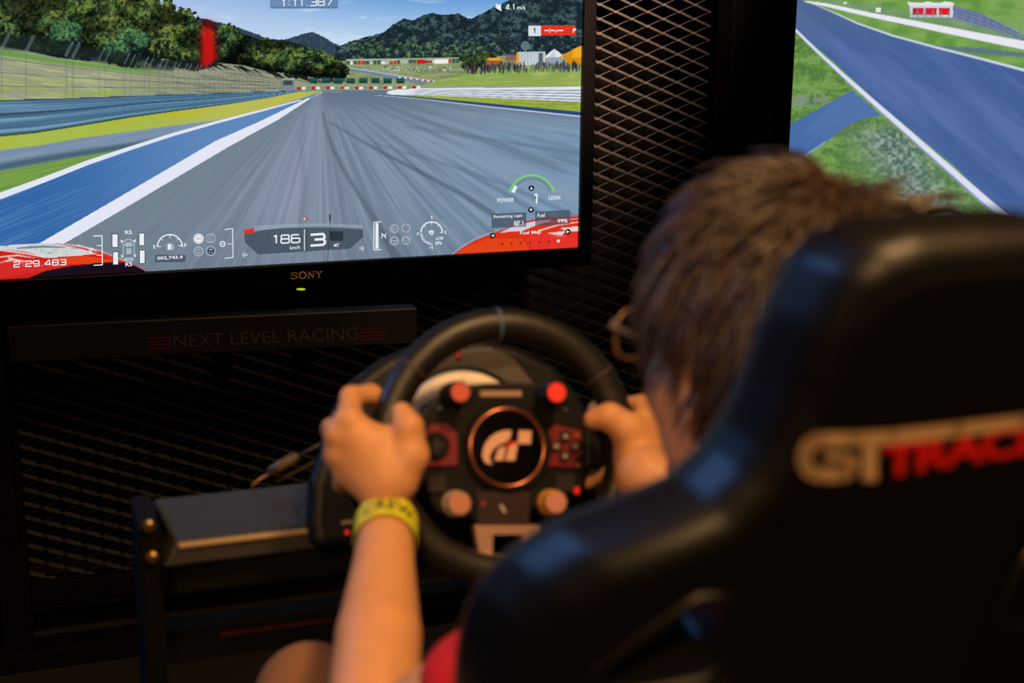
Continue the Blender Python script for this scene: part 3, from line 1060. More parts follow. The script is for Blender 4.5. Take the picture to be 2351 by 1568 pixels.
def words(name, s, x0, x1, ybase, cap, m, parent, mapper, bold=0.0, shear=0.0, space=1.0, rise=None):
    """lettering fitted between x0 and x1 (photograph pixels), cap height in pixels; follows the surface"""
    v, f = text_geo(s, bold, space)
    v = v * [(x1 - x0) / v[:, 0].max(), cap / v[:, 1].max()]
    a = mapper(x0, ybase)
    if rise is None:
        b = mapper(x1, ybase)
        ex = (b - a) / (x1 - x0)
        if abs(ex.z) < abs(ex.x):
            ex = Vector((ex.x, 0, 0))
    else:
        ex = (mapper(x1, ybase + rise) - a) / (x1 - x0)
    ez = (mapper(x0, ybase - cap) - a) / cap
    ez = Vector((0, ez.y, ez.z))
    mb = MB()
    mb.add([a + ex * (x + shear * y) + ez * y for x, y in v], f)
    return mb.build(name, m, parent)


GLYPH = {'0': [[(.1, 0), (.9, 0), (1, .1), (1, .9), (.9, 1), (.1, 1), (0, .9), (0, .1), (.1, 0)]],
         '1': [[(.25, .86), (.62, 1), (.62, 0)]],
         '2': [[(0, .8), (.06, 1), (.94, 1), (1, .92), (1, .6), (.94, .52), (.06, .48), (0, .4), (0, 0), (1, 0)]],
         '3': [[(0, 1), (.94, 1), (1, .92), (1, .58), (.92, .5), (.25, .5)], [(.92, .5), (1, .42), (1, .08), (.94, 0), (0, 0)]],
         '4': [[(.8, 0), (.8, 1), (.62, 1), (0, .32), (0, .25), (1, .25)]],
         '6': [[(.9, 1), (.1, 1), (0, .9), (0, .1), (.1, 0), (.9, 0), (1, .1), (1, .48), (.9, .56), (0, .56)]],
         '7': [[(0, 1), (1, 1), (1, .85), (.35, 0)]],
         '8': [[(.1, 0), (.9, 0), (1, .1), (1, .42), (.92, .52), (.08, .52), (0, .42), (0, .1), (.1, 0)], [(.08, .52), (.03, .6), (.03, .92), (.1, 1), (.9, 1), (.97, .92), (.97, .6), (.92, .52)]],
         '9': [[(.1, 0), (.9, 0), (1, .1), (1, .9), (.9, 1), (.1, 1), (0, .9), (0, .52), (.1, .44), (1, .44)]],
         ':': [[(.5, .2), (.5, .32)], [(.5, .68), (.5, .8)]], '.': [[(.5, 0), (.5, .1)]]}


def digits(s, x0, x1, ybase, cap, w, slope=-0.054):
    adv = [0.45 if c in ':.' else (0.8 if c == '1' else 1.0) for c in s]
    gap = 0.28
    tot = sum(adv) + gap * (len(s) - 1)
    k = (x1 - x0) / tot
    out, x = [], x0
    for c, a in zip(s, adv):
        for pl in GLYPH[c]:
            out += stroke([(x + px_ * a * k, ybase + (x + px_ * a * k - x0) * slope - py_ * cap) for px_, py_ in pl], w)
        x += (a + gap) * k
    return hud('readout', out, HW, A3)


A1, A2, A3 = scrmap(TVY - 0.0006), scrmap(TVY - 0.0012), scrmap(TVY - 0.0018)


def hud(name, polys, m, lay=A2):
    return flat(name, polys, m, scr, lay)


def htext(s, x0, x1, yb, cap, m=None, bold=0.012, shear=0.0, space=1.0):
    return words('readout', s, x0, x1, yb, cap, m or HW, scr, A3, bold, shear, space)


hud('timer_panel', rect(620, -8, 776, 18), glow('hud_blue_panel', (96, 126, 166), 0.85), A1)
hud('panel_edge', rect(620, 17, 776, 19), glow('hud_blue_edge', (70, 96, 132)), A1)
digits('1:11.387', 645, 763, 15, 16, 2.6, -.03)
hud('wind_arrow', [[(1138, 8), (1147, 12), (1152, 25), (1141, 20)], [(1136, 17), (1150, 9), (1151, 26)]], HW)
digits('4.1', 1162, 1182, 22, 11, 2.4)
htext('m/s', 1187, 1206, 22, 10, bold=0.02)
hud('rank_box', rect(1213, 59, 1242, 83), glow('hud_pale', (216, 220, 228)), A1)
hud('rank_bar', rect(1242, 58, 1322, 81), HR, A1)
hud('rank_digit', stroke([(1225, 68), (1228, 65), (1228, 76)], 2), HK, A3)
htext('--:--.---', 1250, 1293, 75, 10, bold=0.03)
htext('P', 1315, 1323, 75, 10, bold=0.03)
digits('2:29.483', 32, 151, 613, 12, 2.6, -.045)
hud('bracket', stroke([(214, 542), (234, 541), (235, 608), (215, 609)], 2.4) + rect(222, 563, 234, 565) + rect(222, 585, 234, 587), HW)
hud('throttle_mark', arc(210, 575, 4, 6, 30, 300) + stroke([(207, 578), (213, 572)], 2), HW)
for a in ((258, 538, 270, 567), (260, 579, 271, 607), (320, 536, 331, 563), (321, 575, 332, 604)):
    hud('tyre_bar_back', rect(a[0] - 2, a[1] - 2, a[2] + 2, a[3] + 2), HD, A1)
    hud('tyre_bar', rect(*a), HW)
htext('RS', 287, 303, 538, 9, bold=0.02)
htext('RS', 288, 304, 612, 9, bold=0.02)
hud('car_icon', stroke([(283, 558), (283, 590)], 2.5) + stroke([(308, 557), (308, 589)], 2.5) + arc(295, 562, 11, 14, 30, 150) + arc(296, 588, 11, 14, 210, 330)
    + [[(285, 562), (290, 556), (301, 556), (306, 561), (302, 566), (290, 567)]] + [[(290, 570), (302, 570), (302, 583), (290, 584)]]
    + [[(284, 592), (307, 591), (303, 597), (288, 598)]], HG)
for q_ in [[(277, 550), (284, 554), (278, 558)], [(312, 549), (305, 553), (311, 557)], [(278, 584), (284, 588), (279, 592)], [(312, 583), (306, 587), (311, 591)]]:
    hud('tyre_arrow', [q_], HW)
hud('fuel_arc', arc(390, 567, 27, 30, 0, 180, 30), HW)
hud('fuel_ticks', rect(389, 540, 391, 546) + stroke([(371, 549), (374, 552)], 1.6) + stroke([(409, 548), (406, 551)], 1.6) + rect(361, 565, 370, 567) + rect(410, 563, 419, 565), HW)
htext('E', 352, 358, 571, 8, bold=0.02)
htext('F', 423, 429, 567, 8, bold=0.02)
hud('fuel_disc', disc(390, 566, 11), glow('hud_disc', (130, 146, 158), .8), A1)
hud('fuel_pump', rect(385, 560, 393, 573) + stroke([(394, 562), (397, 565), (397, 572), (395, 573)], 1.6), HW)
hud('odometer_panel', rect(356, 585, 426, 602), HD, A1)
htext('002,743.4', 361, 420, 598, 9, bold=0.025)
for x, y, k in ((456, 548, 0), (484, 547, 1), (456, 577, 2), (484, 576, 3)):
    hud('warning_lamp', disc(x, y, 12), glow('hud_lamp', (158, 172, 184), .85) if k else HW, A1)
    if k == 0:
        hud('lamp_ring', arc(x, y, 8.5, 10, 0, 360, 24), HG)
        htext('ABS', x - 5.5, x + 5.5, y + 2.5, 5, HG, bold=.02)
    elif k == 1:
        hud('lamp_mark', arc(x, y, 4.5, 6, 0, 360, 20) + rect(x - 1, y - 3, x + 1, y + 3) + arc(x, y, 7.5, 9, 130, 230, 10) + arc(x, y, 7.5, 9, -50, 50, 10), HD)
    elif k == 2:
        hud('lamp_mark', arc(x, y, 6, 7.5, 0, 360, 20) + stroke([(x - 4, y), (x + 4, y)], 2), HD)
    else:
        hud('lamp_mark', arc(x, y, 6, 8, 0, 360, 20) + rect(x - 6, y - 1, x + 6, y + 1.5) + rect(x - 1, y, x + 1, y + 6), HK)
hud('bracket', stroke([(516, 527), (534, 525), (535, 591), (516, 593)], 2) + rect(522, 559, 534, 560.5), HW)
hud('brake_mark', arc(511, 560, 4.5, 7, 0, 360, 18) + rect(508, 559, 514, 561), HW)
hud('tachometer_panel', [[(561, 538), (600, 529), (660, 522), (720, 519), (780, 520), (833, 524), (834, 544), (803, 571), (592, 584), (562, 556)]], glow('hud_tach', (62, 78, 90), .86), A1)
hud('redline_block', [[(560, 528), (583, 523), (584, 534), (561, 538)]], HR)
tk = []
for i in range(62):
    x = 586 + i * 4.0
    y = 517.5 + (x - 720) ** 2 * 0.00034
    tk += rect(x, y - 4.5, x + 1.7, y + 5)
hud('tachometer_ticks', tk, HG)
digits('186', 625, 688, 559, 18, 3.4, -.04)
htext('km/h', 666, 689, 573, 8.5, bold=.01)
hud('divider', rect(698, 527, 700, 575), HW)
hud('gear_digit', stroke([(713, 539), (742, 537), (745, 541), (745, 546), (741, 549), (722, 550)], 5.5) + stroke([(741, 549), (746, 553), (746, 558), (742, 562), (713, 564)], 5.5), HW)
hud('mode_square', rect(758, 531, 788, 553), glow('hud_square', (44, 54, 62)), A2)
htext('MT', 767, 779, 567, 7.5, bold=.02)
hud('tachometer_needle', [[(756, 493), (758.5, 491), (759, 506), (756, 508)]] + rect(757, 508, 758, 545), HK, A3)
hud('needle_tail', [[(755, 545), (756, 545), (752.5, 600), (751.5, 600)]], HK, A3)
hud('shift_dot', disc(699, 502.5, 2.2), HW, A3)
hud('shift_dot', disc(704, 502, 2.6), HR, A3)
hud('turn_arrow', [[(554, 585), (562, 577), (562, 582), (569, 582), (569, 588), (562, 588), (562, 593)]], HG)
hud('turn_arrow', [[(838, 570), (831, 562), (831, 567), (825, 567), (825, 573), (831, 573), (831, 578)]], HG)
hud('throttle_bar', rect(862, 512, 869, 571), HW)
hud('bracket', stroke([(876, 509), (858.5, 510), (858, 574), (876, 573)], 2), HW)
hud('throttle_mark', stroke([(876, 535), (878, 541), (876, 547)], 2) + stroke([(886, 535), (884, 541), (886, 547)], 2) + stroke([(878, 537), (884, 544)], 2), HW)
for x, y, k in ((905, 525, 0), (932, 524, 1), (905, 553, 2), (932, 552, 3)):
    hud('warning_lamp', disc(x, y, 11), glow('hud_lamp', (158, 172, 184), .85), A1)
    if k == 0:
        hud('lamp_mark', arc(x + 1, y, 4, 6, -90, 90, 10) + rect(x, y - 6, x + 1.5, y + 6) + rect(x - 7, y - 4, x - 2, y - 3) + rect(x - 7, y - .5, x - 2, y + .5) + rect(x - 7, y + 3, x - 2, y + 4), HD)
    elif k == 1:
        hud('lamp_mark', arc(x, y, 4.5, 6.5, 0, 360, 18) + rect(x - 5, y - 1, x + 5, y + 1) + rect(x - 1, y, x + 1, y + 5) + rect(x - 1, y - 10, x + 1, y - 8) + rect(x - 1, y + 8, x + 1, y + 10), HD)
    elif k == 2:
        hud('lamp_mark', rect(x - 4, y - 6, x + 4, y - 2) + stroke([(x - 5, y + 1), (x - 1, y + 3), (x - 5, y + 6)], 1.6) + stroke([(x + 2, y + 1), (x + 6, y + 3), (x + 2, y + 6)], 1.6), HD)
    else:
        hud('lamp_mark', stroke([(x, y - 6), (x + 7, y + 5), (x - 7, y + 5), (x, y - 6)], 1.6) + rect(x - .8, y - 3, x + .8, y + 3), HD)
hud('boost_arc', arc(991, 534, 23, 26, 0, 180, 30), HW)
hud('boost_vacuum_arc', arc(991, 536, 24, 25.5, 180, 275, 18) + [q for k in range(8) for q in stroke([(991 + 20 * math.cos(math.radians(185 + 11 * k)), 536 - 20 * math.sin(math.radians(185 + 11 * k))), (991 + 25 * math.cos(math.radians(185 + 11 * k)), 536 - 25 * math.sin(math.radians(185 + 11 * k)))], 1.4)], HW)
hud('boost_ticks', rect(990, 509, 992, 516) + stroke([(974, 517), (977, 521)], 1.6) + stroke([(1008, 516), (1005, 520)], 1.6) + rect(1010, 533, 1017, 535), HW)
hud('boost_digit', stroke([(989, 498), (991.5, 496), (991.5, 504)], 1.7), HW)
hud('boost_digit', stroke([(985, 569), (988, 569)], 1.6), HW)
hud('boost_digit', stroke([(990, 567), (992.5, 565), (992.5, 573)], 1.7), HW)
hud('boost_mark', arc(991, 535, 2, 4.5, 0, 360, 14) + arc(991, 535, 5, 6.5, 20, 190, 12) + rect(984, 530, 990, 531.5), HW)
for s, x0, x1, y, c in (('0', 957, 962, 540, 6.5), ('2', 1020, 1025, 537, 6.5), ('x100', 1000, 1018, 551, 7), ('kPa', 1000, 1014, 562, 8)):
    htext(s, x0, x1, y, c, bold=.02)
hud('mixture_arc', arc(1221, 455, 51, 54.5, 16, 166, 36), HGR)
hud('mixture_scale', arc(1221, 455, 42, 49, 22, 140, 30), glow('hud_scale', (112, 132, 148), .8), A1)
hud('mixture_level', arc(1221, 455, 41, 49, 142, 163, 8), HW)
htext('POWER', 1142, 1180, 465, 9.5, bold=.015)
htext('LEAN', 1260, 1286, 459, 9.5, bold=.015)
hud('mixture_digit', stroke([(1227, 449), (1230, 446), (1233, 447), (1232, 467)], 3.4), HW)
for x, y, d in ((1220, 432, -1), (1219, 482, 1)):
    hud('selector_disc', disc(x, y, 6.5), HK, A2)
    hud('selector_arrow', [[(x - 3.5, y - 3 * d), (x + 3.5, y - 3 * d), (x, y + 4 * d)]], HW, A3)
for x, y, d in ((1131, 541, -1), (1304, 532, 1)):
    hud('selector_disc', disc(x, y, 6.5), HK, A2)
    hud('selector_arrow', [[(x - 3 * d, y - 3.5), (x - 3 * d, y + 3.5), (x + 4 * d, y)]], HW, A3)
hud('lap_panel', [[(1128, 524), (1208, 520), (1209, 487), (1129, 491)]], HD, A1)
hud('fuel_panel', [[(1229, 519), (1309, 514), (1309, 482), (1229, 486)]], HD, A1)
htext('Remaining Laps', 1133, 1199, 503, 9, bold=.012)
digits('62.1', 1181, 1202, 517, 8.5, 1.8)
htext('Fuel', 1234, 1251, 499, 9, bold=.012)
htext('99%', 1280, 1303, 512, 9, bold=.02)
htext('Fuel Map', 1194, 1242, 541, 10, bold=.012)
hud('selector_dots', [p for k in range(6) for p in disc(1153 + k * 21.4, 560 - k * 1.1, 2.4, 10)], glow('hud_maroon', (110, 30, 24)))
hud('selector_dot', disc(1282, 553, 3.6), HW)

# maker's lettering and standby light on the lower bezel
BZ = scrmap(TVY - 0.0126)
gold = mat('badge_metal', (252, 196, 150), 0.5)
sl = -0.054
def SL(pts):
    return [(x, y + (x - 702) * sl) for x, y in pts]
o = 631.5
son = stroke(SL([(683, o - 3), (682, o - 6), (675, o - 7), (669, o - 5.5), (669, o - 2.5), (675, o - .5), (682, o + 1.5), (683, o + 5), (677, o + 7), (670, o + 6.5), (668, o + 3.5)]), 2.6)
son += arc(695, o + .3, 6, 9, 0, 360, 22)
son += stroke(SL([(709, o + 7), (709, o - 7)]), 1.8) + stroke(SL([(708, o - 7), (720, o + 7)]), 3) + stroke(SL([(720, o + 7), (720, o - 7)]), 1.8)
son += stroke(SL([(705.5, o - 7), (711, o - 7)]), 1.5) + stroke(SL([(705.5, o + 7), (712, o + 7)]), 1.5) + stroke(SL([(717, o - 7), (723.5, o - 7)]), 1.5)
son += stroke(SL([(727, o - 7), (732.5, o + .5)]), 3) + stroke(SL([(738, o - 7), (732.5, o + .5)]), 1.8) + stroke(SL([(732.5, o), (732.5, o + 7)]), 2.4)
son += stroke(SL([(724.5, o - 7), (730, o - 7)]), 1.5) + stroke(SL([(735, o - 7), (740.5, o - 7)]), 1.5) + stroke(SL([(729.5, o + 7), (736, o + 7)]), 1.5)
flat('maker_badge', son, gold, tv, BZ)
flat('standby_light', [[(691 + 11 * math.cos(a), 664 - 3 * math.sin(a)) for a in [2 * math.pi * k / 18 for k in range(18)]]], glow('standby_green', (170, 196, 30)), tv, scrmap(TVY - 0.0128))

# ------------------------------------------------------------------ stand that carries the big television
stand = empty('monitor_stand', (0.5, 2.52, 0), label='black monitor stand with lettered crossbar under the big television', cat='stand')
bl, br_ = PY(18, 792, 2.60), PY(960, 748, 2.46)
hz = 0.034
def crossbar(a, b, hz, dy):
    return MB().hexa([(a.x, a.y, a.z - hz), (b.x, b.y, b.z - hz), (b.x, b.y + dy, b.z - hz), (a.x, a.y + dy, a.z - hz)],
                     [(a.x, a.y, a.z + hz), (b.x, b.y, b.z + hz), (b.x, b.y + dy, b.z + hz), (a.x, a.y + dy, a.z + hz)])
crossbar(bl, br_, hz, 0.04).build('crossbar', mat('bar_black', (8, 7, 8), 0.5, noise=0.2), stand, 0.003)
for x0, x1 in ((532, 580), (722, 772)):
    a, b = PY(x0, 675, 2.56), PY(x1, 675, 2.56)
    MB().box((a.x, 2.664, 0.60), (b.x, 2.69, 0.95)).build('bracket', FRAMEM, stand, 0.003)
MB().box((0.898, 2.665, 0.0), (0.934, 2.70, 0.95)).build('upright', FRAMEM, stand, 0.003)
MB().box((-0.075, 2.664, 0.0), (-0.03, 2.70, 0.95)).build('upright', FRAMEM, stand, 0.003)
MB().box((-0.09, 2.63, 0.0), (0.99, 2.70, 0.04)).build('foot_bar', FRAMEM, stand, 0.003)
def BARM(px, py):
    # front face of the slanting crossbar
    n = Vector((bl.y - br_.y, br_.x - bl.x, 0)).normalized()
    r = Vector(ray(px, py))
    c = Vector(CAM)
    d = (bl - c).dot(n) / r.dot(n)
    return c + r * (d - 0.0015)
BARW = mat('bar_lettering', (66, 58, 56), 0.5)
BARR = mat('bar_stripe_red', (76, 14, 20), 0.5)
words('lettering', 'NEXT LEVEL RACING', 399, 823, 798, 29, BARW, stand, BARM, bold=-0.006, space=1.0, rise=-19)
flat('stripe_mark', [q for k in range(4) for q in stroke([(338, 777 + k * 8), (394, 774 + k * 8)], 3.6)], BARR, stand, BARM)
flat('stripe_mark', [q for k in range(4) for q in stroke([(828, 756 + k * 8), (884, 753 + k * 8)], 3.6)], BARR, stand, BARM)

pil = empty('display_pillar', (1.46, 2.65, 0), label='black display pillar between mesh and the right television', cat='pillar')
MB().box((1.405, 2.63, 0.0), (1.56, 2.70, 1.60)).build('column', mat('pillar_black', (9, 8, 8), 0.6, spec=0.1, noise=.2), pil, 0.004)
MB().box((1.403, 2.622, 1.036), (1.54, 2.63, 1.044)).build('seam_strip', FRAMEM, pil, 0.001)
MB().box((1.403, 2.622, 0.945), (1.49, 2.63, 0.951)).build('seam_strip', FRAMEM, pil, 0.001)
MB().box((1.47, 2.625, 1.044), (1.535, 2.632, 1.58)).build('cover_plate', mat('plate_black', (14, 12, 12), 0.55, spec=0.1), pil, 0.002)
MB().box((1.56, 2.64, 0.9), (1.75, 2.70, 1.1)).build('mount_arm', FRAMEM, pil, 0.002)

# ================================================================== steering wheel and its base (built in the wheel's own axes)
TILT = math.radians(20)
WC = P(1165, 1027, 1.42)
WM = Matrix(((1, 0, 0, WC.x), (0, math.sin(TILT), -math.cos(TILT), WC.y), (0, math.cos(TILT), math.sin(TILT), WC.z), (0, 0, 0, 1)))
WI = WM.inverted()
WN = Vector((0, -math.cos(TILT), math.sin(TILT)))


def WL(px, py, z):
    """photograph pixel -> point of the plane z in the wheel's axes"""
    r = Vector(ray(px, py))
    c = Vector(CAM)
    d = (WC + WN * z - c).dot(WN) / r.dot(WN)
    q = WI @ (c + r * d)
    return q.x, q.y


def WP(pts, z):
    return [WL(x, y, z) for x, y in pts]


LEATHER = mat('black_leather', (20, 18, 18), 0.45, noise=0.15, nscale=60, bump=0.25, spec=0.5)
HUBM = mat('hub_plastic', (7, 6, 7), 0.55, noise=0.15, nscale=90, spec=.22)
SILVER = mat('satin_silver', (214, 204, 196), 0.3, 0.9)
COPPER = mat('copper_ring', (196, 126, 96), 0.28, 0.95)
GLOSS = mat('gloss_black', (6, 5, 6), 0.08, coat=0.4)
REDP = mat('red_plate', (104, 6, 22), 0.5)
PURP = mat('plum_plate', (34, 13, 22), 0.5)
PRINT = mat('pale_print', (206, 190, 180), 0.5)

LOCAL.add('steering_wheel')
wheel = empty('steering_wheel', mtx=WM, label='black leather steering wheel with red dials held by the driver', cat='steering wheel')
RIMR, RIMT = 0.1235, 0.0165
MB().lathe(ring_profile(RIMR, RIMT, 20, 1.0, 0.95), 96, closed=True).build('rim', LEATHER, wheel, smooth=True)


def rim_band(name, ang, width, m, grow=1.03):
    mb = MB()
    a = math.radians(ang)
    pts = [(RIMR * math.cos(a + s * width / RIMR / 2), RIMR * math.sin(a + s * width / RIMR / 2), 0) for s in (-1, 0, 1)]
    mb.tube(pts, RIMT * grow, 20)
    return mb.build(name, m, wheel, smooth=True)


SEAM = mat('seam_thread', (64, 54, 46), 0.6)
x, y = WL(935, 830, 0.016); rim_band('seam', math.degrees(math.atan2(y, x)), 0.002, SEAM)
x, y = WL(1395, 850, 0.016); rim_band('seam', math.degrees(math.atan2(y, x)), 0.002, SEAM)
rim_band('top_marker', 88.5, 0.0025, mat('marker_blue', (70, 92, 116), 0.5))
ZH = -0.012
plate = WP([(966, 1105), (957, 1040), (960, 965), (985, 925), (1020, 905), (1060, 886), (1110, 880), (1170, 877), (1225, 880), (1265, 890), (1305, 912), (1340, 938), (1350, 968),
            (1350, 1092), (1338, 1122), (1310, 1146), (1302, 1186), (1255, 1196), (1224, 1168), (1218, 1205), (1092, 1205), (1088, 1190), (1050, 1196), (1008, 1182), (984, 1142)], ZH)
MB().prism(plate, -0.045, ZH).build('hub_body', HUBM, wheel, 0.004)
MB().prism(WP([(958, 945), (985, 928), (985, 1010), (965, 1060), (880, 1060), (870, 980)], ZH), -0.03, -0.014).build('spoke', HUBM, wheel, 0.004)
MB().prism(WP([(1345, 945), (1470, 975), (1470, 1050), (1345, 1080)], ZH), -0.03, -0.014).build('spoke', HUBM, wheel, 0.004)
bx = WL(1165, 1027, ZH)
T0 = Matrix.Translation((bx[0], bx[1], 0))
MB().lathe([(0.0475, ZH - 0.004), (0.0475, ZH + 0.002), (0.0445, ZH + 0.005), (0.041, ZH + 0.005)], 48, T0).build('hub_boss', HUBM, wheel, smooth=False)
RC = WL(1165, 1027, ZH + 0.007)
TR = Matrix.Translation((RC[0], RC[1], 0))
MB().lathe([(0.0405, ZH + 0.004), (0.0405, ZH + 0.0075), (0.0395, ZH + 0.009), (0.0378, ZH + 0.009), (0.0368, ZH + 0.006), (0.0368, ZH + 0.004)], 64, TR, closed=True).build('badge_ring', COPPER, wheel, smooth=True)
dsc = MB().lathe([(0.037, ZH + 0.0045), (0.037, ZH + 0.0068)], 48, TR).build('badge_disc', GLOSS, wheel)


def Z7(pts):      # close-up drawing coordinates -> photograph pixels
    return [(900 + x / 4.356, 860 + y / 4.356) for x, y in pts]


def wflat(name, polys, m, parent, z, th=0.0006):
    mb = MB()
    for p in polys:
        mb.prism(WP(p, z)[::-1], z - th, z)
    return mb.build(name, m, parent)


EMB = mat('emblem_pale', (236, 186, 164), 0.35, 0.3)
zb = ZH + 0.0078
arc_o = [(1195, 558), (1130, 558), (1060, 578), (990, 620), (940, 680), (912, 750), (905, 810), (918, 860), (950, 890), (1005, 898)]
arc_i = [(985, 872), (975, 832), (985, 792), (1010, 752), (1050, 712), (1100, 690), (1150, 672), (1182, 635)]
em = []
allp = arc_o
for i in range(len(arc_o) - 1):
    # strip between the outer and inner edge of the crescent
    t0, t1 = i / (len(arc_o) - 1), (i + 1) / (len(arc_o) - 1)
    def ins(t):
        u = (1 - t) * (len(arc_i) - 1)
        k = min(int(u), len(arc_i) - 2)
        q = u - k
        return (arc_i[k][0] * (1 - q) + arc_i[k + 1][0] * q, arc_i[k][1] * (1 - q) + arc_i[k + 1][1] * q)
    em.append(Z7([arc_o[i], arc_o[i + 1], ins(t1), ins(t0)]))
wflat('emblem_arc', em, EMB, dsc, zb)
wflat('emblem_block', [Z7([(1272, 558), (1396, 564), (1386, 692), (1258, 690)])], EMB, dsc, zb)
wflat('emblem_stem', [Z7([(1258, 690), (1228, 858), (1135, 858), (1165, 740), (1195, 690)]), Z7([(1140, 720), (1112, 858), (1026, 858), (1062, 742), (1100, 722)])], EMB, dsc, zb)
wflat('emblem_accent', [Z7([(1160, 690), (1215, 668), (1255, 676), (1190, 716), (1140, 730)])], mat('emblem_red', (222, 50, 40), 0.4), dsc, zb + 0.0003)
wflat('maker_strip', [[(1103, 897), (1197, 897), (1198, 910), (1103, 910)]], mat('strip_print', (150, 122, 104), 0.5), wheel, ZH + 0.0008)


def knob(px, py, length, r, body, cap, tilt=None):
    """a rotary dial whose cap is seen at (px, py)"""
    x, y = WL(px, py, ZH + length)
    T = Matrix.Translation((x, y, 0))
    k = MB().lathe([(r * 1.12, ZH - 0.002), (r * 1.12, ZH + length * .35), (r, ZH + length * .4), (r, ZH + length - 0.0015), (r * 0.93, ZH + length)], 28, T).build('dial', body, wheel, smooth=False)
    MB().lathe([(r * 0.86, ZH + length - 0.0005), (r * 0.86, ZH + length + 0.0006)], 28, T).build('dial_cap', cap, k)
    for i in range(10):
        a = 2 * math.pi * i / 10
        c = Vector((x + r * 1.0 * math.cos(a), y + r * 1.0 * math.sin(a), 0))
        if i == 0:
            mb = MB()
        mb.tube([c + Vector((0, 0, ZH + length * .45)), c + Vector((0, 0, ZH + length - 0.002))], 0.0009, 6)
    mb.build('grip_ribs', body, k)
    return k


DIAL = mat('dial_black', (18, 18, 22), 0.22)
knob(1057, 900, 0.034, 0.0108, DIAL, mat('cap_dull_red', (190, 84, 70), 0.5))
knob(1278, 901, 0.034, 0.0112, DIAL, mat('cap_red', (236, 60, 52), 0.45))
knob(1056, 1156, 0.022, 0.0116, mat('dial_pale', (206, 178, 166), 0.3, 0.5), mat('cap_rose', (178, 118, 100), 0.5))
knob(1277, 1153, 0.022, 0.0116, mat('dial_amber', (206, 152, 70), 0.35, 0.3), mat('cap_rose2', (190, 128, 122), 0.5))
zt = ZH + 0.003
wflat('button_plate', [Z7([(320, 570), (400, 500), (490, 485), (570, 500), (650, 590), (655, 905), (330, 915)])], REDP, wheel, zt, 0.004)
wflat('button_plate', [Z7([(1540, 590), (1630, 500), (1740, 525), (1890, 560), (1895, 790), (1845, 830), (1840, 925), (1540, 912)])], REDP, wheel, zt, 0.004)
c = WL(1002, 1023, zt + 0.002)
MB().lathe([(0.0135, zt), (0.0135, zt + 0.003), (0.012, zt + 0.0045)], 28, Matrix.Translation((c[0], c[1], 0))).build('direction_pad', HUBM, wheel)
wflat('pad_cross', [[(999, 1006), (1005, 1006), (1005, 1041), (999, 1041)], [(985, 1020), (1019, 1020), (1019, 1026), (985, 1026)]], mat('pad_grey', (44, 40, 42), 0.5), wheel, zt + 0.0062, .002)
BTN = mat('button_grey', (40, 36, 38), 0.35)
for i, (px, py) in enumerate([(1299, 1001), (1278, 1024), (1321, 1024), (1298, 1047)]):
    c = WL(px, py, zt + 0.003)
    b = MB().lathe([(0.0058, zt), (0.0058, zt + 0.003), (0.0048, zt + 0.0042)], 20, Matrix.Translation((c[0], c[1], 0))).build('face_button', BTN, wheel)
    if i == 0:
        s = stroke([(px, py - 4), (px + 4, py + 3), (px - 4, py + 3), (px, py - 4)], 2)
    elif i == 1:
        s = stroke([(px - 3.5, py - 3.5), (px + 3.5, py - 3.5), (px + 3.5, py + 3.5), (px - 3.5, py + 3.5), (px - 3.5, py - 3.5)], 2)
    elif i == 2:
        s = arc(px, py, 2.8, 5, 0, 360, 14)
    else:
        s = stroke([(px - 4, py - 4), (px + 4, py + 4)], 2) + stroke([(px + 4, py - 4), (px - 4, py + 4)], 2)
    wflat('button_symbol', s, PRINT, b, zt + 0.0048, .0004)
for px, py, rr, m in ((1326, 1000, 5, mat('stud_amber', (186, 132, 70), .4, .6)), (1328, 1068, 5, MATS['stud_amber']), (1004, 1119, 6, PRINT), (1300, 1117, 6, PRINT),
                      (1010, 937, 4, SILVER), (1299, 940, 4, SILVER), (1063, 952, 4, BTN), (1255, 952, 4, BTN), (975, 1000, 4, MATS['stud_amber'])):
    c = WL(px, py, ZH + 0.004)
    r_ = rr * 0.00043
    MB().lathe([(r_, ZH), (r_, ZH + 0.0035), (r_ * .6, ZH + 0.0045)], 14, Matrix.Translation((c[0], c[1], 0))).build('stud', m, wheel, smooth=False)
for x0, x1 in ((985, 1022), (1278, 1318)):
    wflat('rocker', [[(x0, 1090), (x1, 1090), (x1 + 2, 1128), (x0 - 2, 1128)]], BTN, wheel, ZH + 0.005, .006)
c = WL(1325, 1126, ZH + 0.006)
wflat('mode_light', [[(1319, 1118), (1331, 1118), (1331, 1134), (1319, 1134)]], glow('mode_red', (214, 44, 22)), wheel, ZH + 0.006, .001)
wflat('lower_plate', [[(1094, 1128), (1218, 1128), (1214, 1204), (1098, 1204)]], PURP, wheel, ZH + 0.003, .004)
wflat('lower_symbol', stroke([(1150, 1162), (1156, 1170), (1160, 1176)], 5) + disc(1152, 1163, 4, 10), PRINT, wheel, ZH + 0.0036)
wflat('lower_symbol', stroke([(1109, 1152), (1110, 1160)], 4), MATS['emblem_red'], wheel, ZH + 0.0036)
wflat('lower_symbol', stroke([(1111, 1165), (1113, 1172)], 4), BTN, wheel, ZH + 0.0036)
wflat('lower_symbol', stroke([(1199, 1160), (1199, 1168)], 4), BTN, wheel, ZH + 0.0036)
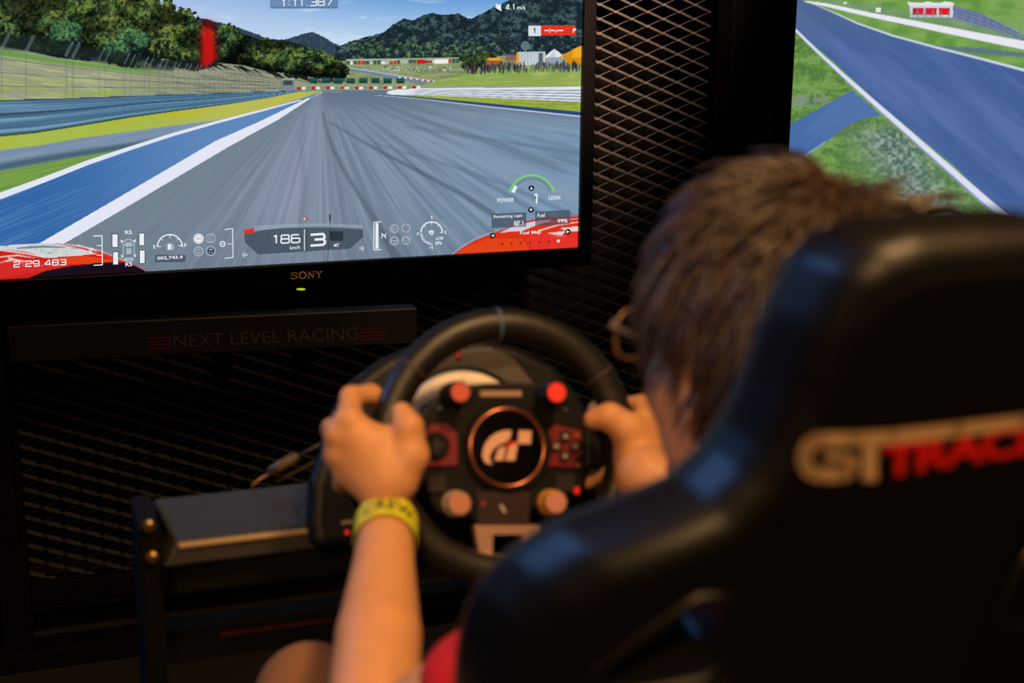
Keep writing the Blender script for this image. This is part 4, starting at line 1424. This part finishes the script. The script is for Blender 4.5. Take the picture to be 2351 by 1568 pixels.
# lower spoke: a silver stirrup between hub and rim
sp = [[(1090, 1205), (1240, 1205), (1240, 1224), (1132, 1228), (1134, 1296), (1108, 1296)], [(1240, 1205), (1222, 1296), (1196, 1296), (1200, 1228), (1220, 1224)]]
wflat('stirrup_spoke', [[(1090, 1205), (1240, 1205), (1238, 1226), (1093, 1228)], [(1093, 1228), (1132, 1226), (1130, 1294), (1106, 1294)], [(1199, 1226), (1238, 1226), (1226, 1294), (1200, 1294)]], mat('spoke_satin', (216, 176, 158), 0.38, 0.75), wheel, ZH + 0.002, .012)
wflat('spoke_foot', [[(1052, 1292), (1090, 1272), (1250, 1272), (1280, 1292), (1250, 1316), (1092, 1318)]], SILVER, wheel, -0.006, .008)
# thumb paddle at the right
wflat('paddle', [[(1342, 968), (1398, 985), (1404, 1090), (1352, 1096)]], mat('paddle_grey', (34, 33, 35), .5), wheel, -0.022, .006)
wflat('paddle', [[(985, 968), (940, 985), (936, 1090), (980, 1096)]], MATS['paddle_grey'], wheel, -0.022, .006)

# ------------------------------------------------------------------ wheel base
LOCAL.add('wheel_base')
base = empty('wheel_base', mtx=WM, label='dark wheel base housing with silver collar behind the steering wheel', cat='wheel base')
z0 = -0.10
bc = -0.010
left = [WL(px, py, z0 - .03) for px, py in [(715, 1262), (705, 1200), (710, 1105), (732, 1040), (752, 965), (800, 880), (880, 822), (960, 790)]]
outl = left + [(2 * bc - x, y) for x, y in left[::-1]]
BASEM = mat('base_plastic', (13, 13, 20), 0.5, noise=.15, nscale=40, spec=.3)
MB().prism(outl, z0 - .05, z0 - .018).build('front_housing', BASEM, base, 0.012, seg=4)
rb_ = MB().hexa([(0.300, 1.425, 0.7205), (0.595, 1.425, 0.7205), (0.58, 1.55, 0.7205), (0.315, 1.55, 0.7205)], [(0.345, 1.425, 0.865), (0.55, 1.425, 0.865), (0.54, 1.55, 0.84), (0.355, 1.55, 0.84)]).build('rear_housing', BASEM, None, 0.02, seg=3)
rb_.parent = base
rb_.matrix_parent_inverse = WI
SHR = mat('shroud_grey', (74, 68, 66), 0.55, noise=.1, nscale=70)
sh = WP([(925, 915), (955, 860), (1003, 806), (1130, 797), (1185, 826), (1232, 886), (1250, 960), (1240, 1060), (1200, 1140), (1000, 1150), (930, 1080), (908, 990)], z0)
MB().prism(sh[::-1], z0 - .03, z0).build('shroud', SHR, base, 0.003)
wflat('shroud_badge', [[(1045, 806), (1057, 805), (1060, 829), (1048, 831)]], mat('badge_black', (18, 14, 14), .5), base, z0 + .0008)
wflat('shroud_badge', [[(1048, 811), (1055, 810), (1056, 819), (1049, 820)]], MATS['emblem_red'], base, z0 + .0014)
cc = WL(1067, 1010, z0 + .01)
TB = Matrix.Translation((cc[0], cc[1], 0))
MB().lathe([(0.0800, z0 - .002), (0.0800, z0 + .004), (0.070, z0 + .006)], 56, TB).build('collar_gap', HUBM, base)
MB().lathe([(0.0735, z0 + .003), (0.0735, z0 + .008), (0.0705, z0 + .012), (0.05, z0 + .018), (0.03, z0 + .022)], 64, TB).build('collar', mat('collar_satin', (240, 226, 208), 0.5, 0.1), base)
MB().tube([(cc[0], cc[1], z0), (0, 0, -0.03)], 0.024, 24).build('shaft', HUBM, base, smooth=True)
zf = z0 - .018
wflat('power_light', disc(797, 1222, 5, 14), glow('power_red', (230, 40, 44)), base, zf + .001)
words('mode_print', 'MODE', 785, 810, 1204, 8, PRINT, None, lambda a, b: WM @ Vector((*WL(a, b, zf + .0012), zf + .0012)), bold=.03).name = 'mode_print'
mp = bpy.data.objects['mode_print']
mp.parent = base
mp.matrix_parent_inverse = WI

# ------------------------------------------------------------------ cockpit frame with its wheel deck
rig = empty('racing_cockpit', (0.46, 1.3, 0), label='black racing cockpit frame whose flat deck carries the wheel base', cat='cockpit frame')
DECK = mat('deck_powdercoat', (44, 42, 43), 0.5, noise=.12, nscale=120, bump=.15)
mb = MB()
mb.hexa([(0.120, 1.386, 0.694), (0.80, 1.386, 0.694), (0.80, 1.525, 0.694), (0.120, 1.525, 0.694)], [(0.134, 1.390, 0.720), (0.786, 1.390, 0.720), (0.786, 1.523, 0.720), (0.124, 1.523, 0.720)])
mb.build('deck_top', DECK, rig, 0.003)
MB().box((0.136, 1.3845, 0.7135), (0.80, 1.3875, 0.7185)).build('deck_edge_highlight', mat('edge_highlight', (190, 160, 124), 0.4, 0.2), rig, 0.001)  # pale strip: the warm highlight on the deck's front edge, put into colour
MB().box((0.13, 1.40, 0.655), (0.79, 1.51, 0.694)).build('deck_beam', FRAMEM, rig, 0.004)
for x in (0.098, 0.798):
    MB().box((x, 1.40, 0.05), (x + 0.022, 1.50, 0.735)).build('upright', FRAMEM, rig, 0.004)
for px, py in ((341, 1206), (349, 1278)):
    q = PY(px, py, 1.40)
    MB().lathe([(0.0065, 0), (0.0065, 0.004), (0.004, 0.0065)], 12, Matrix.Translation((q.x, 1.400, q.z)) @ Matrix.Rotation(math.radians(90), 4, 'X')).build('bolt', mat('bolt_brass', (176, 138, 84), .3, .9), rig)
MB().box((0.10, 1.44, 0.56), (0.80, 1.475, 0.60)).build('lower_beam', FRAMEM, rig, 0.003)
MB().box((0.18, 1.4385, 0.585), (0.56, 1.440, 0.589)).build('beam_stripe', mat('stripe_red_dim', (60, 10, 16), .5), rig)
for x in (0.10, 0.775):
    MB().box((x, 0.45, 0.0), (x + .045, 2.05, 0.05)).build('floor_rail', FRAMEM, rig, 0.004)
for y in (0.60, 1.15, 1.98):
    MB().box((0.145, y, 0.0), (0.775, y + .045, 0.05)).build('cross_rail', FRAMEM, rig, 0.004)

cab = empty('cable', P(650, 1075, 1.62), label='thin black cable with moulded plug lying across the cockpit deck', cat='cable')
CABM = mat('cable_rubber', (58, 48, 38), 0.4)
def PD(px, py, d=1.60):
    return P(px, py, d)
MB().tube([PD(578, 1116), PD(596, 1100), PD(625, 1084), PD(650, 1069)], 0.0016, 8).build('wire', mat('wire_tan', (150, 112, 64), .4), cab, smooth=True)
MB().tube([PD(616, 1086, 1.597), PD(622, 1082, 1.597), PD(680, 1050, 1.597), PD(688, 1046, 1.597)], [0.003, 0.0062, 0.0062, 0.003], 14).build('plug', CABM, cab, smooth=True)
for k in range(6):
    a = PD(640 + k * 6.5, 1071.5 - k * 3.6, 1.597)
    b = PD(642 + k * 6.5, 1070.4 - k * 3.6, 1.597)
    MB().tube([a, b], 0.0066, 14).build('plug_rib', mat('plug_rib', (120, 94, 54), .4), cab)
MB().tube([PD(686, 1047), PD(720, 1028), PD(760, 1004)], 0.0018, 8).build('wire', CABM, cab, smooth=True)
MB().tube([PD(632, 1108), PD(665, 1090), PD(705, 1070), PD(740, 1050)], 0.0012, 8).build('wire', CABM, cab, smooth=True)

# ================================================================== racing seat
SX, SA = 0.510, math.atan(0.33)
SO = Vector((SX, 0.68, 1.007))
ES, EN = Vector((0, -math.sin(SA), math.cos(SA))), Vector((0, -math.cos(SA), -math.sin(SA)))
# local: x right, y up the back, z out of the back
SM = Matrix(((1, 0, 0, SO.x), (0, ES.y, EN.y, SO.y), (0, ES.z, EN.z, SO.z), (0, 0, 0, 1)))
SI = SM.inverted()
half = [(0, 0.143), (-0.045, 0.142), (-0.07, 0.135), (-0.083, 0.12), (-0.093, 0.084), (-0.098, 0.039), (-0.105, 0.005), (-0.113, -0.014), (-0.13, -0.037), (-0.161, -0.054), (-0.195, -0.074), (-0.218, -0.101), (-0.233, -0.132), (-0.239, -0.162), (-0.24, -0.197), (-0.236, -0.277), (-0.228, -0.427), (-0.22, -0.637)]
outline = half + [(-x, y) for x, y in half[:0:-1]]
hole = [(-.186, -.178), (-.162, -.142), (-.132, -.106), (-.110, -.104), (-.102, -.172), (-.172, -.192)]


def sdf2(X, Y, pts):
    d = np.full(X.shape, 1e9)
    n = len(pts)
    for i in range(n):
        (x0, y0), (x1, y1) = pts[i], pts[(i + 1) % n]
        dx, dy = x1 - x0, y1 - y0
        t = np.clip(((X - x0) * dx + (Y - y0) * dy) / (dx * dx + dy * dy), 0, 1)
        d = np.minimum(d, np.hypot(X - x0 - t * dx, Y - y0 - t * dy))
    return np.where(inpoly(X, Y, pts), -d, d)


def bend(x, y):
    return 2.2 * np.maximum(0, np.abs(x) - .085) ** 2


LOCAL.add('racing_chair')
seat = empty('racing_chair', mtx=SM, label='black bucket racing seat seen from behind with pale and red lettering', cat='seat')
SEATM = mat('seat_vinyl', (9, 7, 8), 0.45, noise=.2, nscale=26, bump=.12, spec=.45)
sf = Field((-.31, -.70, -.24), (.31, .20, .04), 0.005)
GX, GY, GZ = np.meshgrid(*sf.ax, indexing='ij')
d2 = np.stack([sdf2(GX[:, :, 0], GY[:, :, 0] - .33 * min(0.0, z_), outline) for z_ in sf.ax[2]], -1)
hh = np.minimum(sdf2(GX[:, :, 0], GY[:, :, 0], hole), sdf2(-GX[:, :, 0], GY[:, :, 0], hole)) - .002
T_ = 0.072
zz = GZ + bend(GX, GY) + T_ / 2
r_ = 0.030
q1, q2 = d2 + r_, np.abs(zz) - T_ / 2 + r_
sd = np.hypot(np.maximum(q1, 0), np.maximum(q2, 0)) + np.minimum(np.maximum(q1, q2), 0) - r_
# side bolster rolls along the shoulders and flanks
dd = np.hypot(np.abs(d2 + .034) , zz + .024) - .034
k_ = .02
h_ = np.clip(.5 + .5 * (sd - dd) / k_, 0, 1)
sd = sd + (dd - sd) * h_ - k_ * h_ * (1 - h_)
kk = .008
hc = np.clip(.5 - .5 * (sd + hh[:, :, None]) / kk, 0, 1)
sd = sd + (-hh[:, :, None] - sd) * hc + kk * hc * (1 - hc)
sf.f = sd.astype(np.float32)
link('backrest', sf.mesh('backrest'), SEATM, seat, smooth=True)
pan = [(0, .118), (-.040, .116), (-.062, .106), (-.072, .088), (-.080, .04), (-.084, -.02), (-.085, -.08), (-.084, -.30), (-.08, -.55)]
pan = pan + [(-x, y) for x, y in pan[:0:-1]]
MB().prism(pan[::-1], -.006, .0022).build('back_panel', mat('seat_fabric', (13, 10, 10), .95, noise=.2, nscale=300, bump=.3, spec=.1), seat, 0.0015)
TRIM = mat('slot_plastic', (14, 12, 14), 0.45)
for s in (1, -1):
    pts = []
    n = len(hole)
    for i in range(n):
        for t in (0.15, .5, .85):
            x = hole[i][0] * (1 - t) + hole[(i + 1) % n][0] * t
            y = hole[i][1] * (1 - t) + hole[(i + 1) % n][1] * t
            pts.append((s * x, y, -float(bend(np.array(x), 0)) - .004))
    pts += pts[:2]
    MB().tube(pts, 0.006, 10, cap=False).build('harness_bezel', TRIM, seat, smooth=True)


def SB(px, py, z=0.0012):
    n = EN
    r = Vector(ray(px, py))
    c = Vector(CAM)
    d = (SO + n * z - c).dot(n) / r.dot(n)
    return c + r * d


def sflat(name, polys, m, z):
    mb = MB()
    for p in polys:
        v = []
        for px, py in p:
            q = SI @ SB(px, py, z)
            v.append((q.x, q.y, z))
        mb.add(v, [tuple(range(len(v)))])
    return mb.build(name, m, seat)


LOGO = mat('logo_pale', (214, 176, 132), 0.6)
LOGR = mat('logo_red', (236, 24, 22), 0.6)
bar_ = [(2480, 946), (2351, 968), (2200, 987), (2050, 1004), (1960, 1009), (1882, 1010), (1860, 1020), (1848, 1042), (1848, 1062), (1858, 1082), (1880, 1090), (1930, 1090), (1950, 1082), (1957, 1066), (1950, 1050)]
sflat('logo_sweep', stroke(bar_, 31), LOGO, .0040)
sflat('logo_hook', stroke([(1956, 1056), (1940, 1049), (1895, 1049)], 17), LOGO, .0044)
sflat('logo_stem', stroke([(1998, 1012), (1998, 1104)], 32), LOGO, .0040)
tv_, tf_ = text_geo('TRACK', 0.035, .92)
tv_ = tv_ * [1 / tv_[:, 0].max(), 1 / tv_[:, 1].max()]
mb = MB()
vv = []
for x, y in tv_:
    px = 2026 + x * 400
    yb = 1098 - x * 66
    cap = 74 - x * 4
    q = SI @ SB(px + y * 4, yb - y * cap, .0036)
    vv.append((q.x, q.y, .0036))
mb.add(vv, tf_)
mb.build('logo_lettering', LOGR, seat)
# cushion and the brackets that carry the seat
cfw = Field((0.21, 0.72, 0.22), (0.76, 1.38, 0.50), 0.008)
for x in (0.40, 0.485, 0.57):
    cfw.cone((x, 0.86, 0.33), (x, 1.27, 0.36), 0.075, 0.070, 0.03)
for x in (0.275, 0.695):
    cfw.cone((x, 0.86, 0.37), (x, 1.25, 0.39), 0.055, 0.045, 0.03)
cush = link('cushion', cfw.mesh('cushion'), SEATM, None, smooth=True)
cush.parent = seat
cush.matrix_parent_inverse = SI
for x in (0.27, 0.66):
    b_ = MB().box((x, 0.72, 0.05), (x + .03, 1.18, 0.27)).build('seat_bracket', FRAMEM, None, 0.003)
    b_.parent = seat
    b_.matrix_parent_inverse = SI

# ================================================================== the driver
SKIN = mat('skin', (198, 143, 100), 0.5, noise=.06, nscale=45, bump=.08, sss=.25, spec=.35)
REDCLOTH = mat('red_cotton', (190, 14, 20), 0.85, noise=.12, nscale=220, bump=.2)
WHITECLOTH = mat('white_cotton', (196, 188, 182), 0.85, noise=.06, nscale=220, bump=.2)
person = empty('person', (0.49, 0.95, 0.0), label='seated person in red shirt and glasses driving with both hands on the wheel', cat='person')
HC = Vector((0.540, 0.918, 0.998))
HS = 1.07


HT = math.radians(17)          # head turned a little to the left
HROT = ((math.cos(HT), math.sin(HT), 0), (-math.sin(HT), math.cos(HT), 0), (0, 0, 1))


def HD_(x, y, z):
    return Vector((x * math.cos(HT) - y * math.sin(HT), x * math.sin(HT) + y * math.cos(HT), z))


def HV(x, y, z):
    return HC + HD_(x, y, z) * HS


def HR3(a, b, c):
    return (a * HS, b * HS, c * HS)


NB = Vector((0.520, 0.900, 0.850))
SHL, SHR_ = Vector((0.366, 0.908, 0.795)), Vector((0.690, 0.908, 0.795))
EL = P(850, 1740, 1.140)
ER = Vector((0.735, 1.03, 0.665))
WRL = P(889, 1178, 1.352)
WRR = P(1478, 1092, 1.405)
D0, D1 = 1.376, 1.452


def LH(px, py, dd):
    return P(px, py, D0 + dd)


def RH(px, py, dd):
    return P(px, py, D1 + dd)


f = Field((0.13, 0.70, 0.42), (0.86, 1.47, 1.235), 0.0031)
# torso (under the shirt), neck, head
f.chain([(0.515, 1.06, 0.48), (0.515, 1.00, 0.60), (0.515, 0.955, 0.70)], [.12, .12, .115], .04, flat=((0, 1, 0), .8))
f.chain([SHL, (0.518, 0.915, 0.805), SHR_], [.046, .056, .046], .04)
f.cone(NB - Vector((0, 0, .03)), HV(0, -.012, -.07), .062, .054, .03)
f.ball(HV(0, -.006, .022), HR3(.073, .091, .098), .02, rot=HROT)
f.ball(HV(0, .030, -.045), HR3(.060, .066, .082), .025, rot=HROT)
f.ball(HV(0, .072, -.108), HR3(.026, .022, .018), .025, rot=HROT)
f.ball(HV(-.038, .062, -.03), HR3(.022, .022, .020), .02, rot=HROT)
f.ball(HV(.038, .062, -.03), HR3(.022, .022, .020), .02, rot=HROT)
f.cone(HV(0, .096, .008), HV(0, .113, -.030), .008, .013, .012)
f.cone(HV(-.035, .088, .022), HV(.035, .088, .022), .010, .010, .012)
f.cone(HV(-.018, .094, -.066), HV(.018, .094, -.066), .007, .007, .006)
f.cone(HV(-.016, .092, -.077), HV(.016, .092, -.077), .007, .007, .006)
for s in (-1, 1):
    f.ball(HV(s * .032, .083, .008), HR3(.013, .012, .010), .003, rot=HROT, cut=True)
    f.ball(HV(s * .032, .078, .008), HR3(.0118, .0118, .0118), .002, rot=HROT)
    f.ball(HV(s * .077, -.004, -.012), HR3(.010, .019, .031), .008, rot=HROT)
    f.ball(HV(s * .087, .002, -.010), HR3(.006, .010, .017), .004, rot=HROT, cut=True)
# arms
f.chain([SHL, EL], [.044, .040], .002)
mid = WRL * .45 + EL * .55
f.chain([EL, mid + Vector((0, 0, .002)), WRL * .8 + EL * .2, WRL], [.040, .0375, .0275, .0248], .002)
f.chain([SHR_, ER], [.044, .040], .002)
midr = WRR * .45 + ER * .55
f.chain([ER, midr, WRR * .85 + ER * .15, WRR], [.040, .0375, .028, .0258], .002)
# left hand round the rim
k1, k2 = .012, .0035
view = ray(860, 1040)
pal = [LH(800, 968, -.030), LH(775, 1000, -.028), LH(775, 1045, -.022), LH(795, 1090, -.018)]
heel = LH(886, 1128, -.030)
for i, m_ in enumerate(pal):
    f.cone(heel + (m_ - heel) * .08, m_, .0165, .0140 - .0006 * i, k1)
f.cone(LH(900, 1095, -.032), LH(830, 1000, -.032), .018, .016, k1)
f.cone(LH(900, 1090, -.030), LH(880, 1020, -.026), .022, .018, k1)
fing = [
    ([pal[0], LH(806, 912, -.004), LH(852, 905, .020), LH(890, 925, .030)], [.0125, .0108, .0098, .0085]),
    ([pal[1], LH(762, 985, .010), LH(800, 975, .034), LH(852, 985, .034)], [.0122, .0105, .0098, .0085]),
    ([pal[2], LH(766, 1050, .014), LH(806, 1035, .036), LH(856, 1045, .034)], [.0118, .0102, .0094, .0082]),
    ([pal[3], LH(786, 1110, .014), LH(822, 1098, .032), LH(862, 1100, .032)], [.0108, .0092, .0084, .0075]),
]
for pts, rs in fing:
    f.chain(pts, rs, k2)
for pt in (pal[0], pal[1], pal[2]):      # knuckles
    f.ball(pt + Vector((0, -.004, .003)), (.0125, .0125, .0125), .006)
f.chain([LH(915, 1100, -.030), LH(944, 1045, -.033), LH(938, 980, -.034), LH(922, 946, -.028)], [.0185, .0155, .0125, .0098], k1 * .8)
# right hand
heelr = RH(1470, 1062, -.022)
palr = [RH(1482, 962, -.012), RH(1495, 985, -.006), RH(1500, 1012, -.004), RH(1500, 1040, -.004)]
f.chain([heelr, WRR, WRR * .8 + ER * .2], [.021, .0245, .0262], .012)
for m_ in palr:
    f.cone(heelr, m_, .018, .0135, k1)
f.cone(RH(1470, 1075, -.02), RH(1462, 1010, -.022), .022, .019, k1)
for pts, rs in [
    ([palr[0], RH(1474, 930, .014), RH(1420, 934, .034), RH(1368, 940, .026)], [.0120, .0105, .0098, .0088]),
    ([palr[1], RH(1490, 965, .026), RH(1440, 970, .040), RH(1400, 980, .034)], [.0120, .0105, .0098, .0085]),
    ([palr[2], RH(1495, 1000, .028), RH(1445, 1005, .040), RH(1410, 1012, .034)], [.0115, .0102, .0094, .0082]),
    ([palr[3], RH(1490, 1040, .024), RH(1450, 1050, .036), RH(1385, 1080, .030), RH(1350, 1105, .022)], [.0105, .0092, .0088, .0085, .008]),
]:
    f.chain(pts, rs, k2)
f.chain([RH(1460, 1030, -.022), RH(1440, 985, -.030), RH(1400, 957, -.032), RH(1362, 963, -.028)], [.019, .0155, .0125, .0100], k1 * .8)
link('body', f.mesh('body'), SKIN, person, smooth=True)
# shirt
s_ = Field((0.20, 0.66, 0.40), (0.82, 1.10, 0.99), 0.005)
s_.chain([(0.515, 1.06, 0.48), (0.515, 1.00, 0.60), (0.515, 0.955, 0.70)], [.132, .132, .126], .04, flat=((0, 1, 0), .82))
s_.chain([SHL, (0.518, 0.915, 0.805), SHR_], [.056, .068, .056], .04)
s_.cone(SHL, SHL + (EL - SHL) * .41, .050, .049, .02)
s_.cone(SHR_, SHR_ + (ER - SHR_) * .58, .055, .058, .03)
s_.cone(NB - Vector((0, 0, .03)), NB + Vector((0, .005, .02)), .074, .070, .02)
shirt = link('shirt', s_.mesh('shirt'), REDCLOTH, person, smooth=True)
w_ = Field((0.16, 0.82, 0.52), (0.48, 1.14, 0.88), 0.004)
w_.cone(SHL + (EL - SHL) * .16 + Vector((.004, -.006, -.006)), SHL + (EL - SHL) * .23 + Vector((.004, -.006, -.006)), .0520, .0520, .01)
link('sleeve_band', w_.mesh('sleeve_band'), WHITECLOTH, shirt, smooth=True)
# trousers
KH = mat('khaki_twill', (156, 108, 64), 0.85, noise=.1, nscale=500, bump=.5)
nt = KH.node_tree
wv = nt.nodes.new('ShaderNodeTexWave')
wv.inputs['Scale'].default_value = 260
wv.inputs['Distortion'].default_value = 1.5
wv.bands_direction = 'DIAGONAL'
tc_ = nt.nodes.new('ShaderNodeTexCoord')
nt.links.new(tc_.outputs['Object'], wv.inputs['Vector'])
bp_ = nt.nodes.new('ShaderNodeBump')
bp_.inputs['Strength'].default_value = .9
bp_.inputs['Distance'].default_value = .001
nt.links.new(wv.outputs['Fac'], bp_.inputs['Height'])
nt.links.new(bp_.outputs['Normal'], nt.nodes['Principled BSDF'].inputs['Normal'])
KN = P(712, 1602, 1.40)
KNR = Vector((0.72, KN.y, KN.z - .01))
t_ = Field((0.10, 0.78, 0.05), (0.86, 1.86, 0.68), 0.007)
t_.chain([(0.43, 1.03, 0.50), KN * .5 + Vector((0.43, 1.03, 0.50)) * .5, KN, (0.27, 1.68, 0.13)], [.095, .075, .050, .045], .02)
t_.chain([(0.59, 1.03, 0.50), KNR * .5 + Vector((0.59, 1.03, 0.50)) * .5, KNR, (0.66, 1.68, 0.13)], [.095, .075, .050, .045], .02)
t_.cone((0.44, 1.02, 0.50), (0.59, 1.02, 0.50), .095, .095, .03)
trs = link('trousers', t_.mesh('trousers'), KH, person, smooth=True)
SHOE = mat('shoe_black', (20, 19, 20), .5)
for x in (0.27, 0.66):
    sh_ = Field((x - .08, 1.58, 0.0), (x + .08, 1.98, 0.22), 0.007)
    sh_.cone((x, 1.69, 0.050), (x, 1.86, 0.046), .047, .042, .02)
    sh_.cone((x, 1.68, 0.07), (x, 1.68, 0.13), .048, .046, .02)
    link('shoe', sh_.mesh('shoe'), SHOE, person, smooth=True)

# ------------------------------------------------------------------ hair
HAIR = mat('brown_hair', (62, 48, 41), 0.42, noise=.25, nscale=30, spec=.6)
hf = Field((HC.x - .14, HC.y - .16, HC.z - .16), (HC.x + .14, HC.y + .15, HC.z + .16), 0.004)
hf.ball(HV(0, -.010, .028), HR3(.084, .101, .106), .02, rot=HROT)
hf.ball(HV(0, -.048, -.045), HR3(.070, .058, .085), .03, rot=HROT)
for s in (-1, 1):
    hf.cone(HV(s * .068, -.02, .02), HV(s * .068, -.02, -.03), .018, .010, .02)
hf.ball(HV(0, .105, -.062), HR3(.10, .098, .100), .015, rot=HROT, cut=True)
hair = link('hair', hf.mesh('hair'), HAIR, person, smooth=True)
rng = np.random.default_rng(8)
mb = MB()
crown = HV(0.012, -.035, .122)
for i in range(2600):
    # a lock: root on the cap, swept away from the crown and falling
    th, ph = rng.uniform(0, 2 * math.pi), math.acos(rng.uniform(-.35, 1))
    n = Vector((math.sin(ph) * math.cos(th), math.sin(ph) * math.sin(th), math.cos(ph)))
    if (n.y > .5 and n.z < .3) or (n.y > -.12 and n.z < .05) or n.z < -.3:
        continue
    root = HV(n.x * .080, n.y * .097 - .010, n.z * .102 + .028)
    n = HD_(*n)
    away = (root - crown)
    away = (away - n * away.dot(n))
    away = away.normalized() if away.length > 1e-4 else Vector((1, 0, 0))
    sw = n.cross(away) * rng.normal(0, .35)
    L = rng.uniform(.028, .062)
    lift = rng.uniform(.004, .016)
    d = (away + sw).normalized()
    pts, rs = [], []
    for k in range(5):
        t = k / 4
        pts.append(root + n * (lift * math.sin(t * 2.2) + .002) + d * (L * t) + Vector((0, 0, -1)) * (L * .35 * t * t * (1.1 - n.z)))
        rs.append(.0019 * (1 - t) ** .6 + .0002)
    mb.tube(pts, rs, 4, cap=False)
for i in range(26):
    # wayward tufts at the right of the crown
    root = HV(rng.uniform(.02, .085), rng.uniform(-.08, .0), rng.uniform(.07, .115))
    d = Vector((rng.uniform(.4, 1), rng.uniform(-.5, .1), rng.uniform(-.1, .6))).normalized()
    pts = [root + d * (.05 * t) + Vector((0, 0, -.02 * t * t)) for t in (0, .33, .66, 1)]
    mb.tube(pts, [.004, .0034, .0022, .0004], 5, cap=False)
mb.build('locks', HAIR, hair, smooth=True)

# ------------------------------------------------------------------ eyeglasses
gl = empty('eyeglasses', HC + Vector((0, .115, 0)), label='thin framed eyeglasses worn by the driver', cat='glasses')
GF = mat('frame_tan', (190, 150, 96), .3, .6)
GE = HV(0, .113, .002)
for s in (-1, 1):
    pts = []
    for k in range(25):
        a = 2 * math.pi * k / 24
        ca, sa = math.cos(a), math.sin(a)
        pts.append(GE + HD_(s * .035 + .027 * math.copysign(abs(ca) ** .7, ca), -abs(s * .035 + .027 * ca) * .10, .021 * math.copysign(abs(sa) ** .7, sa)))
    MB().tube(pts, .0015, 8, cap=False).build('lens_rim', GF, gl, smooth=True)
    lm = MB()
    lm.add(pts[:-1], [tuple(range(24))])
    lo = lm.build('lens', None, gl)
    if 'lens_glass' not in MATS:
        g = mat('lens_glass', (235, 240, 245), .04, spec=.6)
        g.node_tree.nodes['Principled BSDF'].inputs['Transmission Weight'].default_value = 1.0
        g.node_tree.nodes['Principled BSDF'].inputs['IOR'].default_value = 1.05
    lo.data.materials.append(MATS['lens_glass'])
    MB().tube([GE + HD_(s * .062, -.006, .012), GE + HD_(s * .074, -.016, .012), GE + HD_(s * .083, -.075, .012), GE + HD_(s * .082, -.112, .002)],
              [.0028, .0028, .002, .0018], 8).build('temple', GF, gl, smooth=True)
MB().tube([GE + HD_(-.009, -.001, .006), GE + HD_(0, .003, .010), GE + HD_(.009, -.001, .006)], .0016, 8).build('bridge', GF, gl, smooth=True)

# ------------------------------------------------------------------ paper wristband
BANDM = mat('band_yellow', (196, 196, 32), .6, noise=.06, nscale=80)
ax = (WRL - EL).normalized()
bc_ = WRL - ax * .021
side = ax.cross(Vector(view)).normalized()
front = side.cross(ax).normalized()
if front.dot(Vector(view)) > 0:
    front, side = -front, -side
LOCAL.add('wristband')
BMx = Matrix(((side.x, ax.x, front.x, bc_.x), (side.y, ax.y, front.y, bc_.y), (side.z, ax.z, front.z, bc_.z), (0, 0, 0, 1)))
band = empty('wristband', mtx=BMx, label='yellow paper wristband printed with dark letters on the left wrist', cat='wristband')
BR, BH = .0296, .0130


def bandp(a, h, r):
    return (r * math.sin(a), h + .004 * math.cos(2 * a), r * math.cos(a))


n = 56
v, fc = [], []
for r in (BR, BR + .0006):
    for h in (-BH, BH):
        v += [bandp(2 * math.pi * i / n, h, r) for i in range(n)]
for i in range(n):
    j = (i + 1) % n
    fc += [(i, n + i, n + j, j), (2 * n + i, 2 * n + j, 3 * n + j, 3 * n + i), (n + i, 3 * n + i, 3 * n + j, n + j), (i, j, 2 * n + j, 2 * n + i)]
MB().add(v, fc).build('strap', BANDM, band, smooth=False)
tv_, tf_ = text_geo('CREW', .02, 1.05)
sc_ = .0125 / tv_[:, 1].max()
wd = tv_[:, 0].max() * sc_
sgn = 1 if Vector((side)).dot(Vector(RR)) > 0 else -1
mb = MB()
mb.add([bandp(sgn * (x * sc_ - wd / 2 + .001) / BR, y * sc_ - .0075, BR + .0012) for x, y in tv_], tf_)
mb.build('lettering', mat('band_print', (38, 40, 22), .6), band)
